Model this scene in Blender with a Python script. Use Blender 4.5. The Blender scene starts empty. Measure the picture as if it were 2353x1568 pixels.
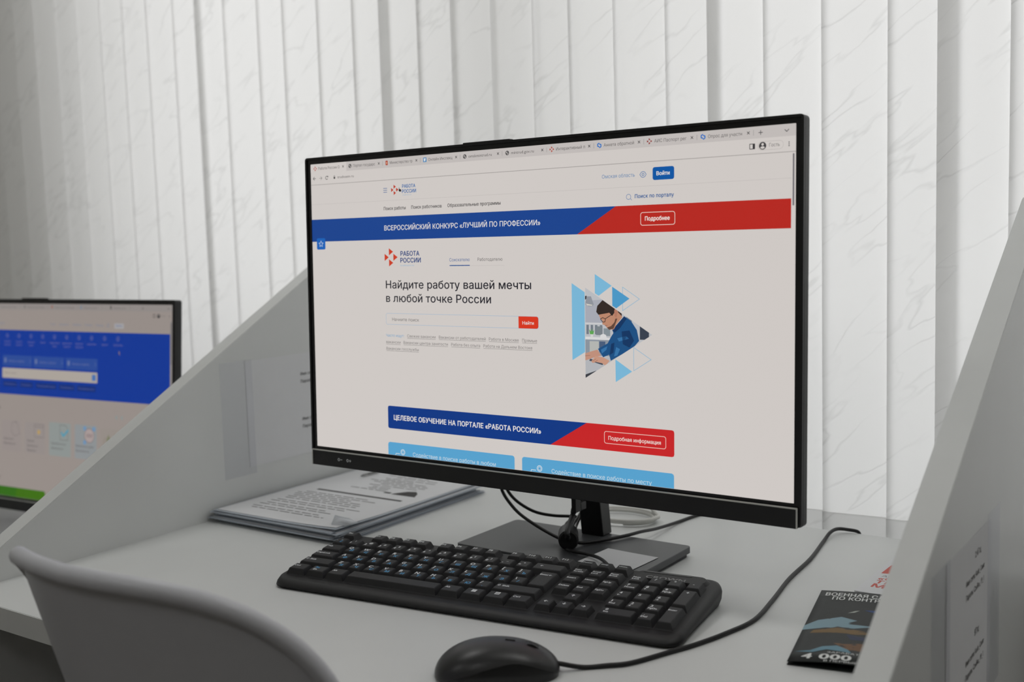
import bpy, bmesh, math, random
import numpy as np
from mathutils import Vector, Matrix
from mathutils.geometry import delaunay_2d_cdt
random.seed(7)
S = bpy.context.scene
COL = S.collection
DZ = 0.75                      # height of the desk top above the floor
W_IMG, H_IMG, F_PX = 2353.0, 1568.0, 2543.23

# ------------------------------------------------------------------ camera
PITCH, ROLL, YAW, CAM_H = .0965, -.0301, .6061, .3703
cam_d = bpy.data.cameras.new('camera')
cam = bpy.data.objects.new('camera', cam_d)
COL.objects.link(cam)
cam_d.sensor_width = 36.0
cam_d.lens = F_PX / W_IMG * 36.0
cam_d.clip_start = .02
CR = Matrix.Rotation(YAW, 3, 'Z') @ Matrix.Rotation(math.pi/2 - PITCH, 3, 'X') @ Matrix.Rotation(ROLL, 3, 'Z')
cam.matrix_world = Matrix.Translation((0, 0, DZ + CAM_H)) @ CR.to_4x4()
cam_d.dof.use_dof = True
cam_d.dof.focus_distance = 1.15
cam_d.dof.aperture_fstop = 4.9
S.camera = cam

# ------------------------------------------------------------------ view, world, daylight
S.view_settings.view_transform = 'Standard'
S.view_settings.look = 'None'
S.view_settings.gamma = 1
S.view_settings.use_curve_mapping = False
EXPO = 0.0
S.view_settings.exposure = EXPO
S.cycles.max_bounces = 10
S.cycles.diffuse_bounces = 6
S.cycles.transmission_bounces = 6
S.cycles.transparent_max_bounces = 8
S.cycles.caustics_reflective = False
S.cycles.caustics_refractive = False

world = bpy.data.worlds.new('overcast_sky'); S.world = world
world.use_nodes = True
bg = world.node_tree.nodes['Background']
bg.inputs[0].default_value = (1.0, 1.0, 1.0, 1)
bg.inputs[1].default_value = 2.6
# portal: lets the sky be sampled through the window opening
WX0, WX1, WZ0, WZ1 = -1.97, .75, -.02, 1.65
pl = bpy.data.lights.new('window_portal', 'AREA')
pl.shape = 'RECTANGLE'; pl.size = WX1 - WX0; pl.size_y = WZ1 - WZ0
pl.cycles.is_portal = True
po = bpy.data.objects.new('window_portal', pl); COL.objects.link(po)
po.location = ((WX0 + WX1)/2, 1.74, DZ + (WZ0 + WZ1)/2)
po.rotation_euler = (-math.pi/2, 0, 0)       # faces into the room (-y)
# unseen fill lamps added above the picture, all alike, weak beside the daylight
for lx, ly, le in ((-1.45, .80, 5.4), (.20, .80, 5.4), (-1.45, -1.3, 5.4), (.20, -1.3, 5.4)):
    l = bpy.data.lights.new('ceiling_fill_offscreen', 'AREA'); l.shape = 'SQUARE'; l.size = .58
    l.energy = le; l.color = (1, .99, .97)
    o = bpy.data.objects.new('ceiling_fill_offscreen', l); COL.objects.link(o)
    o.location = (lx, ly, 2.70)

# ------------------------------------------------------------------ pixel helpers (positions come from what a thing touches)
CAM = Vector((0, 0, CAM_H))
def ray(u, v):
    return CR @ Vector(((u - W_IMG/2)/F_PX, -(v - H_IMG/2)/F_PX, -1))
def onz(u, v, z=0.0):
    d = ray(u, v); return CAM + d*((z - CAM_H)/d.z)
def ony(u, v, y):
    d = ray(u, v); return CAM + d*(y/d.y)
def onx(u, v, x):
    d = ray(u, v); return CAM + d*(x/d.x)

# ------------------------------------------------------------------ materials
def lin(c):
    c = c/255.0
    return c/12.92 if c <= .04045 else ((c + .055)/1.055)**2.4
def rgb(c): return (lin(c[0]), lin(c[1]), lin(c[2]), 1)
MATS = {}
def mat(name, col, rough=.5, spec=.5, metal=0.0, noise=0.0, nscale=40.0, bump=0.0, bscale=200.0, coat=0.0):
    if name in MATS: return MATS[name]
    m = bpy.data.materials.new(name); m.use_nodes = True
    nt = m.node_tree; b = nt.nodes['Principled BSDF']
    b.inputs['Roughness'].default_value = rough
    b.inputs['Metallic'].default_value = metal
    b.inputs['Specular IOR Level'].default_value = spec
    b.inputs['Coat Weight'].default_value = coat
    c = rgb(col); b.inputs['Base Color'].default_value = c
    tc = nt.nodes.new('ShaderNodeTexCoord')
    n = nt.nodes.new('ShaderNodeTexNoise'); n.inputs['Scale'].default_value = nscale; n.inputs['Detail'].default_value = 4
    nt.links.new(tc.outputs['Object'], n.inputs['Vector'])
    r = nt.nodes.new('ShaderNodeValToRGB')
    k = noise if noise else .02
    r.color_ramp.elements[0].position = .3; r.color_ramp.elements[1].position = .7
    r.color_ramp.elements[0].color = (c[0]*(1-k), c[1]*(1-k), c[2]*(1-k), 1)
    r.color_ramp.elements[1].color = (min(1, c[0]*(1+k)), min(1, c[1]*(1+k)), min(1, c[2]*(1+k)), 1)
    nt.links.new(n.outputs['Fac'], r.inputs['Fac']); nt.links.new(r.outputs['Color'], b.inputs['Base Color'])
    if bump:
        n2 = nt.nodes.new('ShaderNodeTexNoise'); n2.inputs['Scale'].default_value = bscale; n2.inputs['Detail'].default_value = 3
        nt.links.new(tc.outputs['Object'], n2.inputs['Vector'])
        bp = nt.nodes.new('ShaderNodeBump'); bp.inputs['Strength'].default_value = bump; bp.inputs['Distance'].default_value = .0006
        nt.links.new(n2.outputs['Fac'], bp.inputs['Height']); nt.links.new(bp.outputs['Normal'], b.inputs['Normal'])
    MATS[name] = m
    return m
def flat(name, col, rough=.6, spec=.3):
    """plain printed ink"""
    if name in MATS: return MATS[name]
    m = bpy.data.materials.new(name); m.use_nodes = True
    b = m.node_tree.nodes['Principled BSDF']
    b.inputs['Base Color'].default_value = rgb(col); b.inputs['Roughness'].default_value = rough
    b.inputs['Specular IOR Level'].default_value = spec
    MATS[name] = m
    return m
def glow(col, gain=1.0):
    """a patch of a lit display showing this colour"""
    name = 'display_%02x%02x%02x' % tuple(int(x) for x in col)
    if name in MATS: return MATS[name]
    m = bpy.data.materials.new(name); m.use_nodes = True
    b = m.node_tree.nodes['Principled BSDF']
    b.inputs['Base Color'].default_value = (.004, .004, .005, 1)
    b.inputs['Roughness'].default_value = .5; b.inputs['Specular IOR Level'].default_value = .3
    b.inputs['Emission Color'].default_value = rgb(col)
    b.inputs['Emission Strength'].default_value = gain * 2**(-EXPO)
    MATS[name] = m
    return m

def slat_material(name='slat_fabric', trans=.42, k=1.0):
    m = bpy.data.materials.new(name); m.use_nodes = True
    nt = m.node_tree; nt.nodes.clear(); N = nt.nodes.new; L = nt.links.new
    out = N('ShaderNodeOutputMaterial')
    tc = N('ShaderNodeTexCoord')
    oi = N('ShaderNodeObjectInfo')
    mr = N('ShaderNodeMapping'); mr.inputs['Rotation'].default_value = (0, math.radians(40), 0)
    mp = N('ShaderNodeMapping'); mp.inputs['Scale'].default_value = (6.0, 1, 25); L(mr.outputs[0], mp.inputs['Vector'])
    off = N('ShaderNodeVectorMath'); off.operation = 'ADD'
    mul = N('ShaderNodeVectorMath'); mul.operation = 'SCALE'; mul.inputs[3].default_value = 3.0
    cmb = N('ShaderNodeCombineXYZ'); L(oi.outputs['Random'], cmb.inputs[0]); L(oi.outputs['Random'], cmb.inputs[2])
    L(cmb.outputs[0], mul.inputs[0]); L(tc.outputs['Object'], off.inputs[0]); L(mul.outputs[0], off.inputs[1])
    L(off.outputs[0], mr.inputs['Vector'])
    n = N('ShaderNodeTexNoise'); n.inputs['Scale'].default_value = 1.0; n.inputs['Detail'].default_value = 3; n.inputs['Roughness'].default_value = .45; n.inputs['Distortion'].default_value = .25
    L(mp.outputs[0], n.inputs['Vector'])
    sub = N('ShaderNodeMath'); sub.operation = 'SUBTRACT'; sub.inputs[1].default_value = .5; L(n.outputs['Fac'], sub.inputs[0])
    ab = N('ShaderNodeMath'); ab.operation = 'ABSOLUTE'; L(sub.outputs[0], ab.inputs[0])
    rp = N('ShaderNodeValToRGB'); rp.color_ramp.elements[0].position = 0; rp.color_ramp.elements[1].position = .020
    rp.color_ramp.elements[0].color = (.0, .0, .0, 1); rp.color_ramp.elements[1].color = (1, 1, 1, 1)
    L(ab.outputs[0], rp.inputs['Fac'])
    # veins come and go
    n3 = N('ShaderNodeTexNoise'); n3.inputs['Scale'].default_value = 9; n3.inputs['Detail'].default_value = 2; L(off.outputs[0], n3.inputs['Vector'])
    r3 = N('ShaderNodeValToRGB'); r3.color_ramp.elements[0].position = .42; r3.color_ramp.elements[1].position = .60; L(n3.outputs['Fac'], r3.inputs['Fac'])
    mx0 = N('ShaderNodeMix'); mx0.data_type = 'FLOAT'; L(r3.outputs['Color'], mx0.inputs[0]); L(rp.outputs['Color'], mx0.inputs[2]); mx0.inputs[3].default_value = 1.0
    mix = N('ShaderNodeMix'); mix.data_type = 'RGBA'; L(mx0.outputs[0], mix.inputs[0])
    mix.inputs[6].default_value = (.755, .755, .75, 1); mix.inputs[7].default_value = (.84*k, .84*k, .835*k, 1)
    n2 = N('ShaderNodeTexNoise'); n2.inputs['Scale'].default_value = 220; L(tc.outputs['Object'], n2.inputs['Vector'])
    add = N('ShaderNodeMath'); add.operation = 'MULTIPLY_ADD'; add.inputs[1].default_value = .12; L(n2.outputs['Fac'], add.inputs[0]); L(mx0.outputs[0], add.inputs[2])
    bp = N('ShaderNodeBump'); bp.inputs['Strength'].default_value = .5; bp.inputs['Distance'].default_value = .0008; L(add.outputs[0], bp.inputs['Height'])
    d = N('ShaderNodeBsdfDiffuse'); t = N('ShaderNodeBsdfTranslucent')
    L(mix.outputs[2], d.inputs['Color']); L(mix.outputs[2], t.inputs['Color']); L(bp.outputs[0], d.inputs['Normal']); L(bp.outputs[0], t.inputs['Normal'])
    ms = N('ShaderNodeMixShader'); ms.inputs[0].default_value = trans; L(d.outputs[0], ms.inputs[1]); L(t.outputs[0], ms.inputs[2])
    L(ms.outputs[0], out.inputs['Surface'])
    return m

def thin_glass(name, tint=(1, 1, 1), refl=.05, rough=.0):
    m = bpy.data.materials.new(name); m.use_nodes = True
    nt = m.node_tree; nt.nodes.clear(); N = nt.nodes.new; L = nt.links.new
    out = N('ShaderNodeOutputMaterial'); tr = N('ShaderNodeBsdfTransparent'); gl = N('ShaderNodeBsdfGlossy')
    tr.inputs[0].default_value = (*tint, 1); gl.inputs['Roughness'].default_value = rough
    mx = N('ShaderNodeMixShader'); mx.inputs[0].default_value = refl
    L(tr.outputs[0], mx.inputs[1]); L(gl.outputs[0], mx.inputs[2]); L(mx.outputs[0], out.inputs['Surface'])
    return m

M_WALL = mat('white_wall_paint', (222, 221, 216), .9, .2, noise=.02, bump=.2)
M_CEIL = mat('ceiling_paint', (226, 226, 222), .95, .2)
M_FLOOR = mat('grey_brown_floor', (98, 92, 86), .55, .4, noise=.12, nscale=9)
M_BOARD = mat('white_laminate', (209, 211, 210), .42, .4, noise=.012, nscale=14, bump=.08, bscale=600)
M_EDGE = mat('white_edge_band', (209, 211, 210), .35, .45, noise=.01)
M_SLAT = slat_material()
M_HEM = slat_material('hem_fabric', .54, .98)
M_PVC = mat('white_window_plastic', (225, 227, 228), .35, .4)
M_GLASS = thin_glass('window_glass', (.985, .985, .985))
M_BLACK = mat('black_plastic', (24, 24, 25), .42, .45, noise=.06, nscale=90, bump=.1, bscale=1500)
M_BEZEL = mat('black_bezel', (14, 14, 16), .3, .5)
M_TRIM = mat('silver_trim', (205, 205, 200), .35, .5)
M_STAND = mat('reflection_grey_stand', (66, 68, 70), .36, .5, noise=.04, nscale=400, bump=.05, bscale=3000)  # black plastic, greyed in its colour by light reflected from the blinds
M_NECK = mat('black_neck', (22, 22, 23), .35, .5)
M_CABLE = mat('black_cable_rubber', (17, 17, 18), .45, .4)
M_WCABLE = mat('white_cable', (205, 205, 200), .45, .4)
M_GCABLE = mat('grey_cable', (120, 121, 120), .4, .4)
M_KEY = mat('keycap_plastic', (31, 31, 33), .5, .4, noise=.06, nscale=200, bump=.1, bscale=2500)
M_KBODY = mat('keyboard_body', (26, 26, 27), .48, .4, noise=.06, nscale=120, bump=.12, bscale=2500)
M_MOUSE = mat('mouse_shell', (27, 27, 28), .36, .5, bump=.06, bscale=2500)
M_MOUSE2 = mat('mouse_side', (16, 16, 18), .22, .5)
M_CHAIR = mat('white_chair_plastic', (186, 187, 192), .38, .45, noise=.01, bump=.05, bscale=900)
M_WOOD = mat('beech_leg', (176, 140, 100), .5, .4, noise=.15, nscale=20)
M_PAPER = mat('white_paper', (215, 216, 218), .8, .2, noise=.01)
M_SLEEVE = mat('plastic_sleeve', (168, 175, 184), .25, .5)
M_CLEAR = mat('clear_film', (214, 218, 224), .2, .5)
M_INK = flat('grey_ink', (120, 120, 122)); M_INKD = flat('dark_ink', (52, 50, 50))
M_WHITEINK = flat('white_ink', (226, 229, 231)); M_BLUEINK = flat('blue_ink', (84, 158, 206)); M_LOGO = flat('grey_logo_ink', (150, 150, 150))

# ------------------------------------------------------------------ object helpers
def link(name, me, parent=None, loc=(0, 0, 0), rot=(0, 0, 0)):
    o = bpy.data.objects.new(name, me); COL.objects.link(o)
    o.location = loc; o.rotation_euler = rot
    if parent is not None: o.parent = parent
    return o
def tag(o, label, cat, group=None, kind=None):
    o['label'] = label; o['category'] = cat
    if group: o['group'] = group
    if kind: o['kind'] = kind
    return o
def thing(name, label, cat, loc=(0, 0, 0), rotz=0.0, group=None):
    return tag(link(name, None, None, loc, (0, 0, rotz)), label, cat, group)

class MB:
    """collects geometry for ONE mesh"""
    def __init__(s): s.v = []; s.f = []; s.m = []; s.mats = []; s.smooth = []
    def slot(s, m):
        if m not in s.mats: s.mats.append(m)
        return s.mats.index(m)
    def add(s, vs, fs, m, smooth=False):
        k = len(s.v); i = s.slot(m)
        s.v += [tuple(a) for a in vs]
        for f in fs: s.f.append([k + a for a in f]); s.m.append(i); s.smooth.append(smooth)
    def box(s, x0, x1, y0, y1, z0, z1, m):
        v = [(x, y, z) for z in (z0, z1) for y in (y0, y1) for x in (x0, x1)]
        s.add(v, [(0, 2, 3, 1), (4, 5, 7, 6), (0, 1, 5, 4), (2, 6, 7, 3), (0, 4, 6, 2), (1, 3, 7, 5)], m)
    def prism(s, pts, a0, a1, m, axis='x'):
        n = len(pts)
        def p(t, q): return {'x': (t, q[0], q[1]), 'y': (q[0], t, q[1]), 'z': (q[0], q[1], t)}[axis]
        v = [p(a0, q) for q in pts] + [p(a1, q) for q in pts]
        s.add(v, [list(range(n))[::-1], list(range(n, 2*n))] + [(i, (i+1) % n, n + (i+1) % n, n + i) for i in range(n)], m)
    def tube(s, pts, r, m, n=10, flat_=1.0):
        pts = [Vector(p) for p in pts]; rings = []; up = Vector((0, 0, 1))
        for i, p in enumerate(pts):
            d = (pts[min(i+1, len(pts)-1)] - pts[max(i-1, 0)]).normalized()
            a = d.cross(up)
            if a.length < 1e-4: a = d.cross(Vector((1, 0, 0)))
            a.normalize(); b = d.cross(a).normalized()
            rr = r[i] if isinstance(r, (list, tuple)) else r
            rings.append([p + a*(rr*math.cos(2*math.pi*k/n)) + b*(rr*flat_*math.sin(2*math.pi*k/n)) for k in range(n)])
        v = [q for R_ in rings for q in R_]
        f = [(i*n + k, i*n + (k+1) % n, (i+1)*n + (k+1) % n, (i+1)*n + k) for i in range(len(pts)-1) for k in range(n)]
        f += [list(range(n))[::-1], list(range((len(pts)-1)*n, len(pts)*n))]
        s.add(v, f, m, True)
    def mesh(s, name, T=None, bevel=0.0, seg=2):
        me = bpy.data.meshes.new(name)
        me.from_pydata([tuple(T @ Vector(a)) for a in s.v] if T else s.v, [], s.f)
        for m in s.mats: me.materials.append(m)
        me.polygons.foreach_set('material_index', s.m)
        me.polygons.foreach_set('use_smooth', s.smooth)
        bm = bmesh.new(); bm.from_mesh(me)
        bmesh.ops.recalc_face_normals(bm, faces=bm.faces)
        if bevel:
            eds = [e for e in bm.edges if len(e.link_faces) == 2 and e.calc_face_angle(0) > .5]
            bmesh.ops.bevel(bm, geom=eds, offset=bevel, segments=seg, affect='EDGES', profile=.5, clamp_overlap=True)
        bm.to_mesh(me); bm.free(); me.update()
        return me
    def build(s, name, parent=None, T=None, bevel=0.0, seg=2, loc=(0, 0, 0), rot=(0, 0, 0)):
        return link(name, s.mesh(name, T, bevel, seg), parent, loc, rot)
def smooth_path(pts, n=6):
    """Catmull-Rom through pts"""
    P = [Vector(p) for p in pts]; P = [P[0]*2 - P[1]] + P + [P[-1]*2 - P[-2]]; out = []
    for i in range(1, len(P)-2):
        a, b, c, d = P[i-1:i+3]
        for k in range(n):
            t = k/n
            out.append(.5*((2*b) + (c-a)*t + (2*a-5*b+4*c-d)*t*t + (3*b-a-3*c+d)*t**3))
    out.append(P[-2]); return out
def rrect(x0, x1, y0, y1, r, n=5):
    pts = []
    for cx, cy, a0 in ((x1-r, y1-r, 0), (x0+r, y1-r, 90), (x0+r, y0+r, 180), (x1-r, y0+r, 270)):
        for k in range(n+1):
            a = math.radians(a0 + 90*k/n); pts.append((cx + r*math.cos(a), cy + r*math.sin(a)))
    return pts
_tc = {}
_cg = {}
def _raw(body, res=4, fill=True, bold=0.0):
    """outline of a string, filled by the non-zero winding rule (contours of a glyph may overlap);
    bold thickens it: the union of four shifted copies, in one layer"""
    cu = bpy.data.curves.new('t', 'FONT'); cu.body = body; cu.resolution_u = res; cu.fill_mode = 'NONE'
    ob = bpy.data.objects.new('t', cu)
    me = bpy.data.meshes.new_from_object(ob)
    v = [Vector((a.co.x, a.co.y)) for a in me.vertices]; e = [tuple(q.vertices) for q in me.edges]
    bpy.data.objects.remove(ob); bpy.data.curves.remove(cu); bpy.data.meshes.remove(me)
    if not fill or not v: return v, []
    if bold:
        n = len(v); v0, e0 = v, e; v, e = [], []
        for k, (dx, dy) in enumerate(((-1, .03), (1, -.03), (.04, .7), (-.04, -.7))):
            v += [Vector((a.x + dx*bold, a.y + dy*bold)) for a in v0]; e += [(a + k*n, b + k*n) for a, b in e0]
    nv, _, nf, _, _, _ = delaunay_2d_cdt(v, e, [], 0, 1e-5)
    P = np.array([v[a] for a, b in e]); Q = np.array([v[b] for a, b in e]); out = []
    den = np.where(Q[:, 1] == P[:, 1], 1e-12, Q[:, 1] - P[:, 1]); sg = np.where(Q[:, 1] > P[:, 1], 1, -1)
    for t in nf:
        c = sum((nv[q] for q in t), Vector((0, 0)))/len(t)
        m = ((P[:, 1] <= c.y) != (Q[:, 1] <= c.y)) & (P[:, 0] + (c.y - P[:, 1])*(Q[:, 0] - P[:, 0])/den > c.x)
        if sg[m].sum(): out.append(list(t))
    return nv, out
def _glyph(c, bold=0.0):
    """outline faces of one character and its advance, in cap heights"""
    if (c, bold) in _cg: return _cg[c, bold]
    w = lambda t: max(a.x for a in _raw(t, 1, False)[0]) - min(a.x for a in _raw(t, 1, False)[0])
    if 'cap' not in _cg: _cg['cap'] = (max(a.y for a in _raw('H', 1, False)[0]), w('HH'))
    H, wh = _cg['cap']
    adv = (w('H' + c + 'H') - wh)/H
    v, f = _raw(c, 3 if bold else 4, True, bold) if c.strip() else ([], [])
    _cg[c, bold] = ([(a.x/H, a.y/H) for a in v], f, adv + bold)
    return _cg[c, bold]
def text_geo(body, bold=0.0):
    bold = 0.0 if not bold else .014 if bold < .011 else .030
    if (body, bold) in _tc: return _tc[body, bold]
    V = []; F = []; x = 0.0
    for c in body:
        v, f, adv = _glyph(c, bold); n = len(V)
        V += [(a + x, b) for a, b in v]; F += [[n + q for q in p] for p in f]; x += adv
    if not V: V = [(0, 0), (1, 0)]
    x0 = min(a for a, b in V); x1 = max(a for a, b in V)
    _tc[body, bold] = ([(a - x0, b) for a, b in V], F, max(b for a, b in V), x1 - x0)
    return _tc[body, bold]
def put_text(mb, body, m, fn, x0, base, cap, x1=None, bold=0.0, align='l'):
    """fn maps (x right, y up) to a point; the string starts at x0, or is fitted to x0..x1"""
    v, f, _, w = text_geo(body, bold)
    k = (x1 - x0)/w if x1 is not None else cap
    if align == 'c': x0 -= w*k/2
    mb.add([fn(x0 + a*k, base + b*cap) for a, b in v], f, m)

# ================================================================== THE SETTING
RX0, RX1, RY0, RY1, RZ1 = -2.62, 2.2, -3.2, 1.50, 2.75
mb = MB(); mb.box(RX0-.1, RX1+.1, RY0-.1, RY1+.3, -.06, 0, M_FLOOR); mb.build('floor')['kind'] = 'structure'
mb = MB(); mb.box(RX0-.1, RX1+.1, RY0-.1, RY1+.3, RZ1, RZ1+.06, M_CEIL); mb.build('ceiling')['kind'] = 'structure'
mb = MB(); mb.box(RX0-.1, RX0, RY0-.1, RY1, 0, RZ1, M_WALL); mb.build('wall_left')['kind'] = 'structure'
mb = MB(); mb.box(RX1, RX1+.1, RY0-.1, RY1, 0, RZ1, M_WALL); mb.build('wall_right')['kind'] = 'structure'
mb = MB(); mb.box(RX0, RX1, RY0-.1, RY0, 0, RZ1, M_WALL); mb.build('wall_front')['kind'] = 'structure'
mb = MB()                                            # window wall with its opening
mb.box(RX0-.1, WX0, RY1, RY1+.3, 0, RZ1, M_WALL); mb.box(WX1, RX1+.1, RY1, RY1+.3, 0, RZ1, M_WALL)
mb.box(WX0, WX1, RY1, RY1+.3, 0, DZ+WZ0-.03, M_WALL); mb.box(WX0, WX1, RY1, RY1+.3, DZ+WZ1, RZ1, M_WALL)
mb.box(-1.035, -.865, RY1, RY1+.25, DZ+WZ0-.03, DZ+WZ1, M_WALL)
mb.build('wall_back')['kind'] = 'structure'
mb = MB(); mb.box(WX0, WX1, 1.306, 1.66, DZ-.055, DZ-.026, M_PVC); mb.build('trim_1', bevel=.003)['kind'] = 'structure'
# window: frame with one broad mullion, panes
mb = MB()
fy0, fy1 = 1.66, 1.72
for x0, x1 in ((WX0, WX0+.07), (WX1-.07, WX1), (-1.04, -.90), (-.13, -.01)):
    mb.box(x0, x1, fy0, fy1, DZ+WZ0, DZ+WZ1, M_PVC)
for z0, z1 in ((WZ0, WZ0+.07), (WZ1-.07, WZ1)):
    mb.box(WX0, WX1, fy0, fy1, DZ+z0, DZ+z1, M_PVC)
win = mb.build('window_1'); win['kind'] = 'structure'
for x0, x1 in ((WX0+.07, -1.04), (-.90, -.13), (-.01, WX1-.07)):
    mb = MB(); mb.box(x0-.004, x1+.004, 1.687, 1.691, DZ+WZ0+.066, DZ+WZ1-.066, M_GLASS); mb.build('pane', win)

# ================================================================== VERTICAL BLINDS
BY = 1.334
EDGE_PX = [117, 164, 220, 273, 327, 388, 440, 505, 582, 640, 720, 802, 863, 951, 1029, 1121, 1217, 1299, 1404, 1523, 1620, 1749, 1884, 2037, 2152, 2322]
xs = [ony(u, 5, BY - .008).x for u in EDGE_PX]
OVERLAP = {round(xs[EDGE_PX.index(u)], 4): o_ for u, o_ in ((388, .0155), (802, .020), (1523, .018), (2037, .0235), (951, .006), (1217, .006))}   # slats that lap wide over the next one
while xs[0] > RX0 + .12: xs.insert(0, xs[0] - random.uniform(.066, .076))
while xs[-1] < WX1 + .03: xs.append(xs[-1] + random.uniform(.066, .077))
blind = thing('vertical_blind', 'white marbled fabric vertical blind drawn closed across the window behind the desks', 'blind', ((xs[0]+xs[-1])/2, BY, DZ))
bx0 = (xs[0] + xs[-1])/2
ZT, ZB = 1.70, -.0225
mb = MB(); mb.box(xs[0]-bx0-.02, xs[-1]-bx0+.1, -.02, .03, ZT, ZT+.045, M_PVC); mb.build('headrail', blind, bevel=.003)
for i, x in enumerate(xs):
    sp = (xs[i+1] - x) if i+1 < len(xs) else .07
    w = sp + OVERLAP.get(round(x, 4), .0042)
    tl = -.004 + random.uniform(-.001, .001); tr = .003 + random.uniform(-.001, .001); bow = .0004
    def sec(k, n=6):
        t = k/n; return (x - bx0 + w*t, tl + (tr - tl)*t - bow*math.sin(math.pi*t))
    mb = MB(); v = []
    for z in (ZB + .036, ZT): v += [(*sec(k), z) for k in range(7)]
    mb.add(v, [(k, k+1, 8+k, 7+k) for k in range(6)], M_SLAT, True)
    sl = mb.build('slat', blind)
    mb = MB(); v = []; cz = random.uniform(-.002, .002)
    for dy in (-.0016, .0016):
        for zi in range(2):
            v += [(sec(k)[0], sec(k)[1] + dy, (ZB + .0 + .004*abs(k-3)/3*(1 if zi == 0 else 0) + cz*(zi == 0)) if zi == 0 else ZB + .0365) for k in range(7)]
    f = [(k, k+1, 8+k, 7+k) for k in range(6)] + [(14+k, 21+k, 22+k, 15+k) for k in range(6)] + [(7+k, 8+k, 22+k, 21+k) for k in range(6)] + [(k, 14+k, 15+k, k+1) for k in range(6)] + [(0, 7, 21, 14), (6, 20, 27, 13)]
    mb.add(v, f, M_HEM); mb.build('hem_weight', sl)

# ================================================================== DESK AND PARTITIONS
XL, XR, TH = -1.1656, -.2025, .025            # faces of the two partitions seen by the camera, board thickness
YF, YB = .6128, 1.2985                        # desk front and back edges
def slope(y): return .309 + .56*(y - 1.149)
def partition(xface, label):
    t = thing('desk_partition', label, 'partition', (xface - TH/2, (YF+YB)/2, 0))
    yc = (YF+YB)/2
    y0 = YF - .012
    prof = [(y0 - yc, 0), (y0 - yc, DZ + slope(y0)), (YB - yc, DZ + slope(YB)), (YB - yc, 0)]
    e = .0012
    ins = [(y0 + e - yc, 0), (y0 + e - yc, DZ + slope(y0) - e), (YB - e - yc, DZ + slope(YB) - e*1.2), (YB - e - yc, 0)]
    mb = MB(); mb.prism(ins, -TH/2, TH/2, M_BOARD); mb.build('panel', t)
    mb = MB()                                   # edge band along the front, the slope and the top corner
    for (a, b), (c, d) in zip(prof[:-1], ins[:-1]): pass
    for k in range(3):
        a, b, c, d = prof[k], prof[k+1], ins[k+1], ins[k]
        mb.prism([a, b, c, d], -TH/2 + .0006, TH/2 - .0006, M_EDGE)
    mb.build('edge_band', t)
    return t
partition(XL, 'white sloped desk partition between the keyboard desk and the lower neighbouring desk')
partition(XR, 'white sloped desk partition standing beside the dark brochure, with tape on its face')
desk = thing('desk', 'white laminate desk top carrying the black keyboard and mouse', 'desk', ((XL + XR - TH)/2, (YF+YB)/2, DZ))
hw, hd = (XR - TH - XL)/2, (YB - YF)/2
mb = MB(); mb.box(-hw, hw, -hd + .001, hd, -TH, 0, M_BOARD); mb.build('desktop', desk)
mb = MB(); mb.box(-hw, hw, -hd, -hd + .001, -TH + .0004, -.0004, M_EDGE); mb.build('edge_band', desk)
mb = MB(); mb.box(-hw, hw, hd - .1, hd - .082, -.40, -TH, M_BOARD); mb.build('modesty_panel', desk)
Z2 = -.14                                     # neighbouring desk is lower
d2 = thing('desk', 'lower white laminate desk under the monitor with the green banner', 'desk', (-1.85, .955, DZ + Z2))
h2 = -XL + .0  # noqa
x1 = XL - TH - (-1.85)
mb = MB(); mb.box(-.62, x1, -.345, .343, -TH, 0, M_BOARD); mb.build('desktop', d2)
mb = MB(); mb.box(-.62, x1, -.346, -.345, -TH + .0004, -.0004, M_EDGE); mb.build('edge_band', d2)
mb = MB(); mb.box(-.62, -.60, -.345, .343, -(DZ+Z2), -TH, M_BOARD); mb.build('side_panel', d2)

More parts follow.
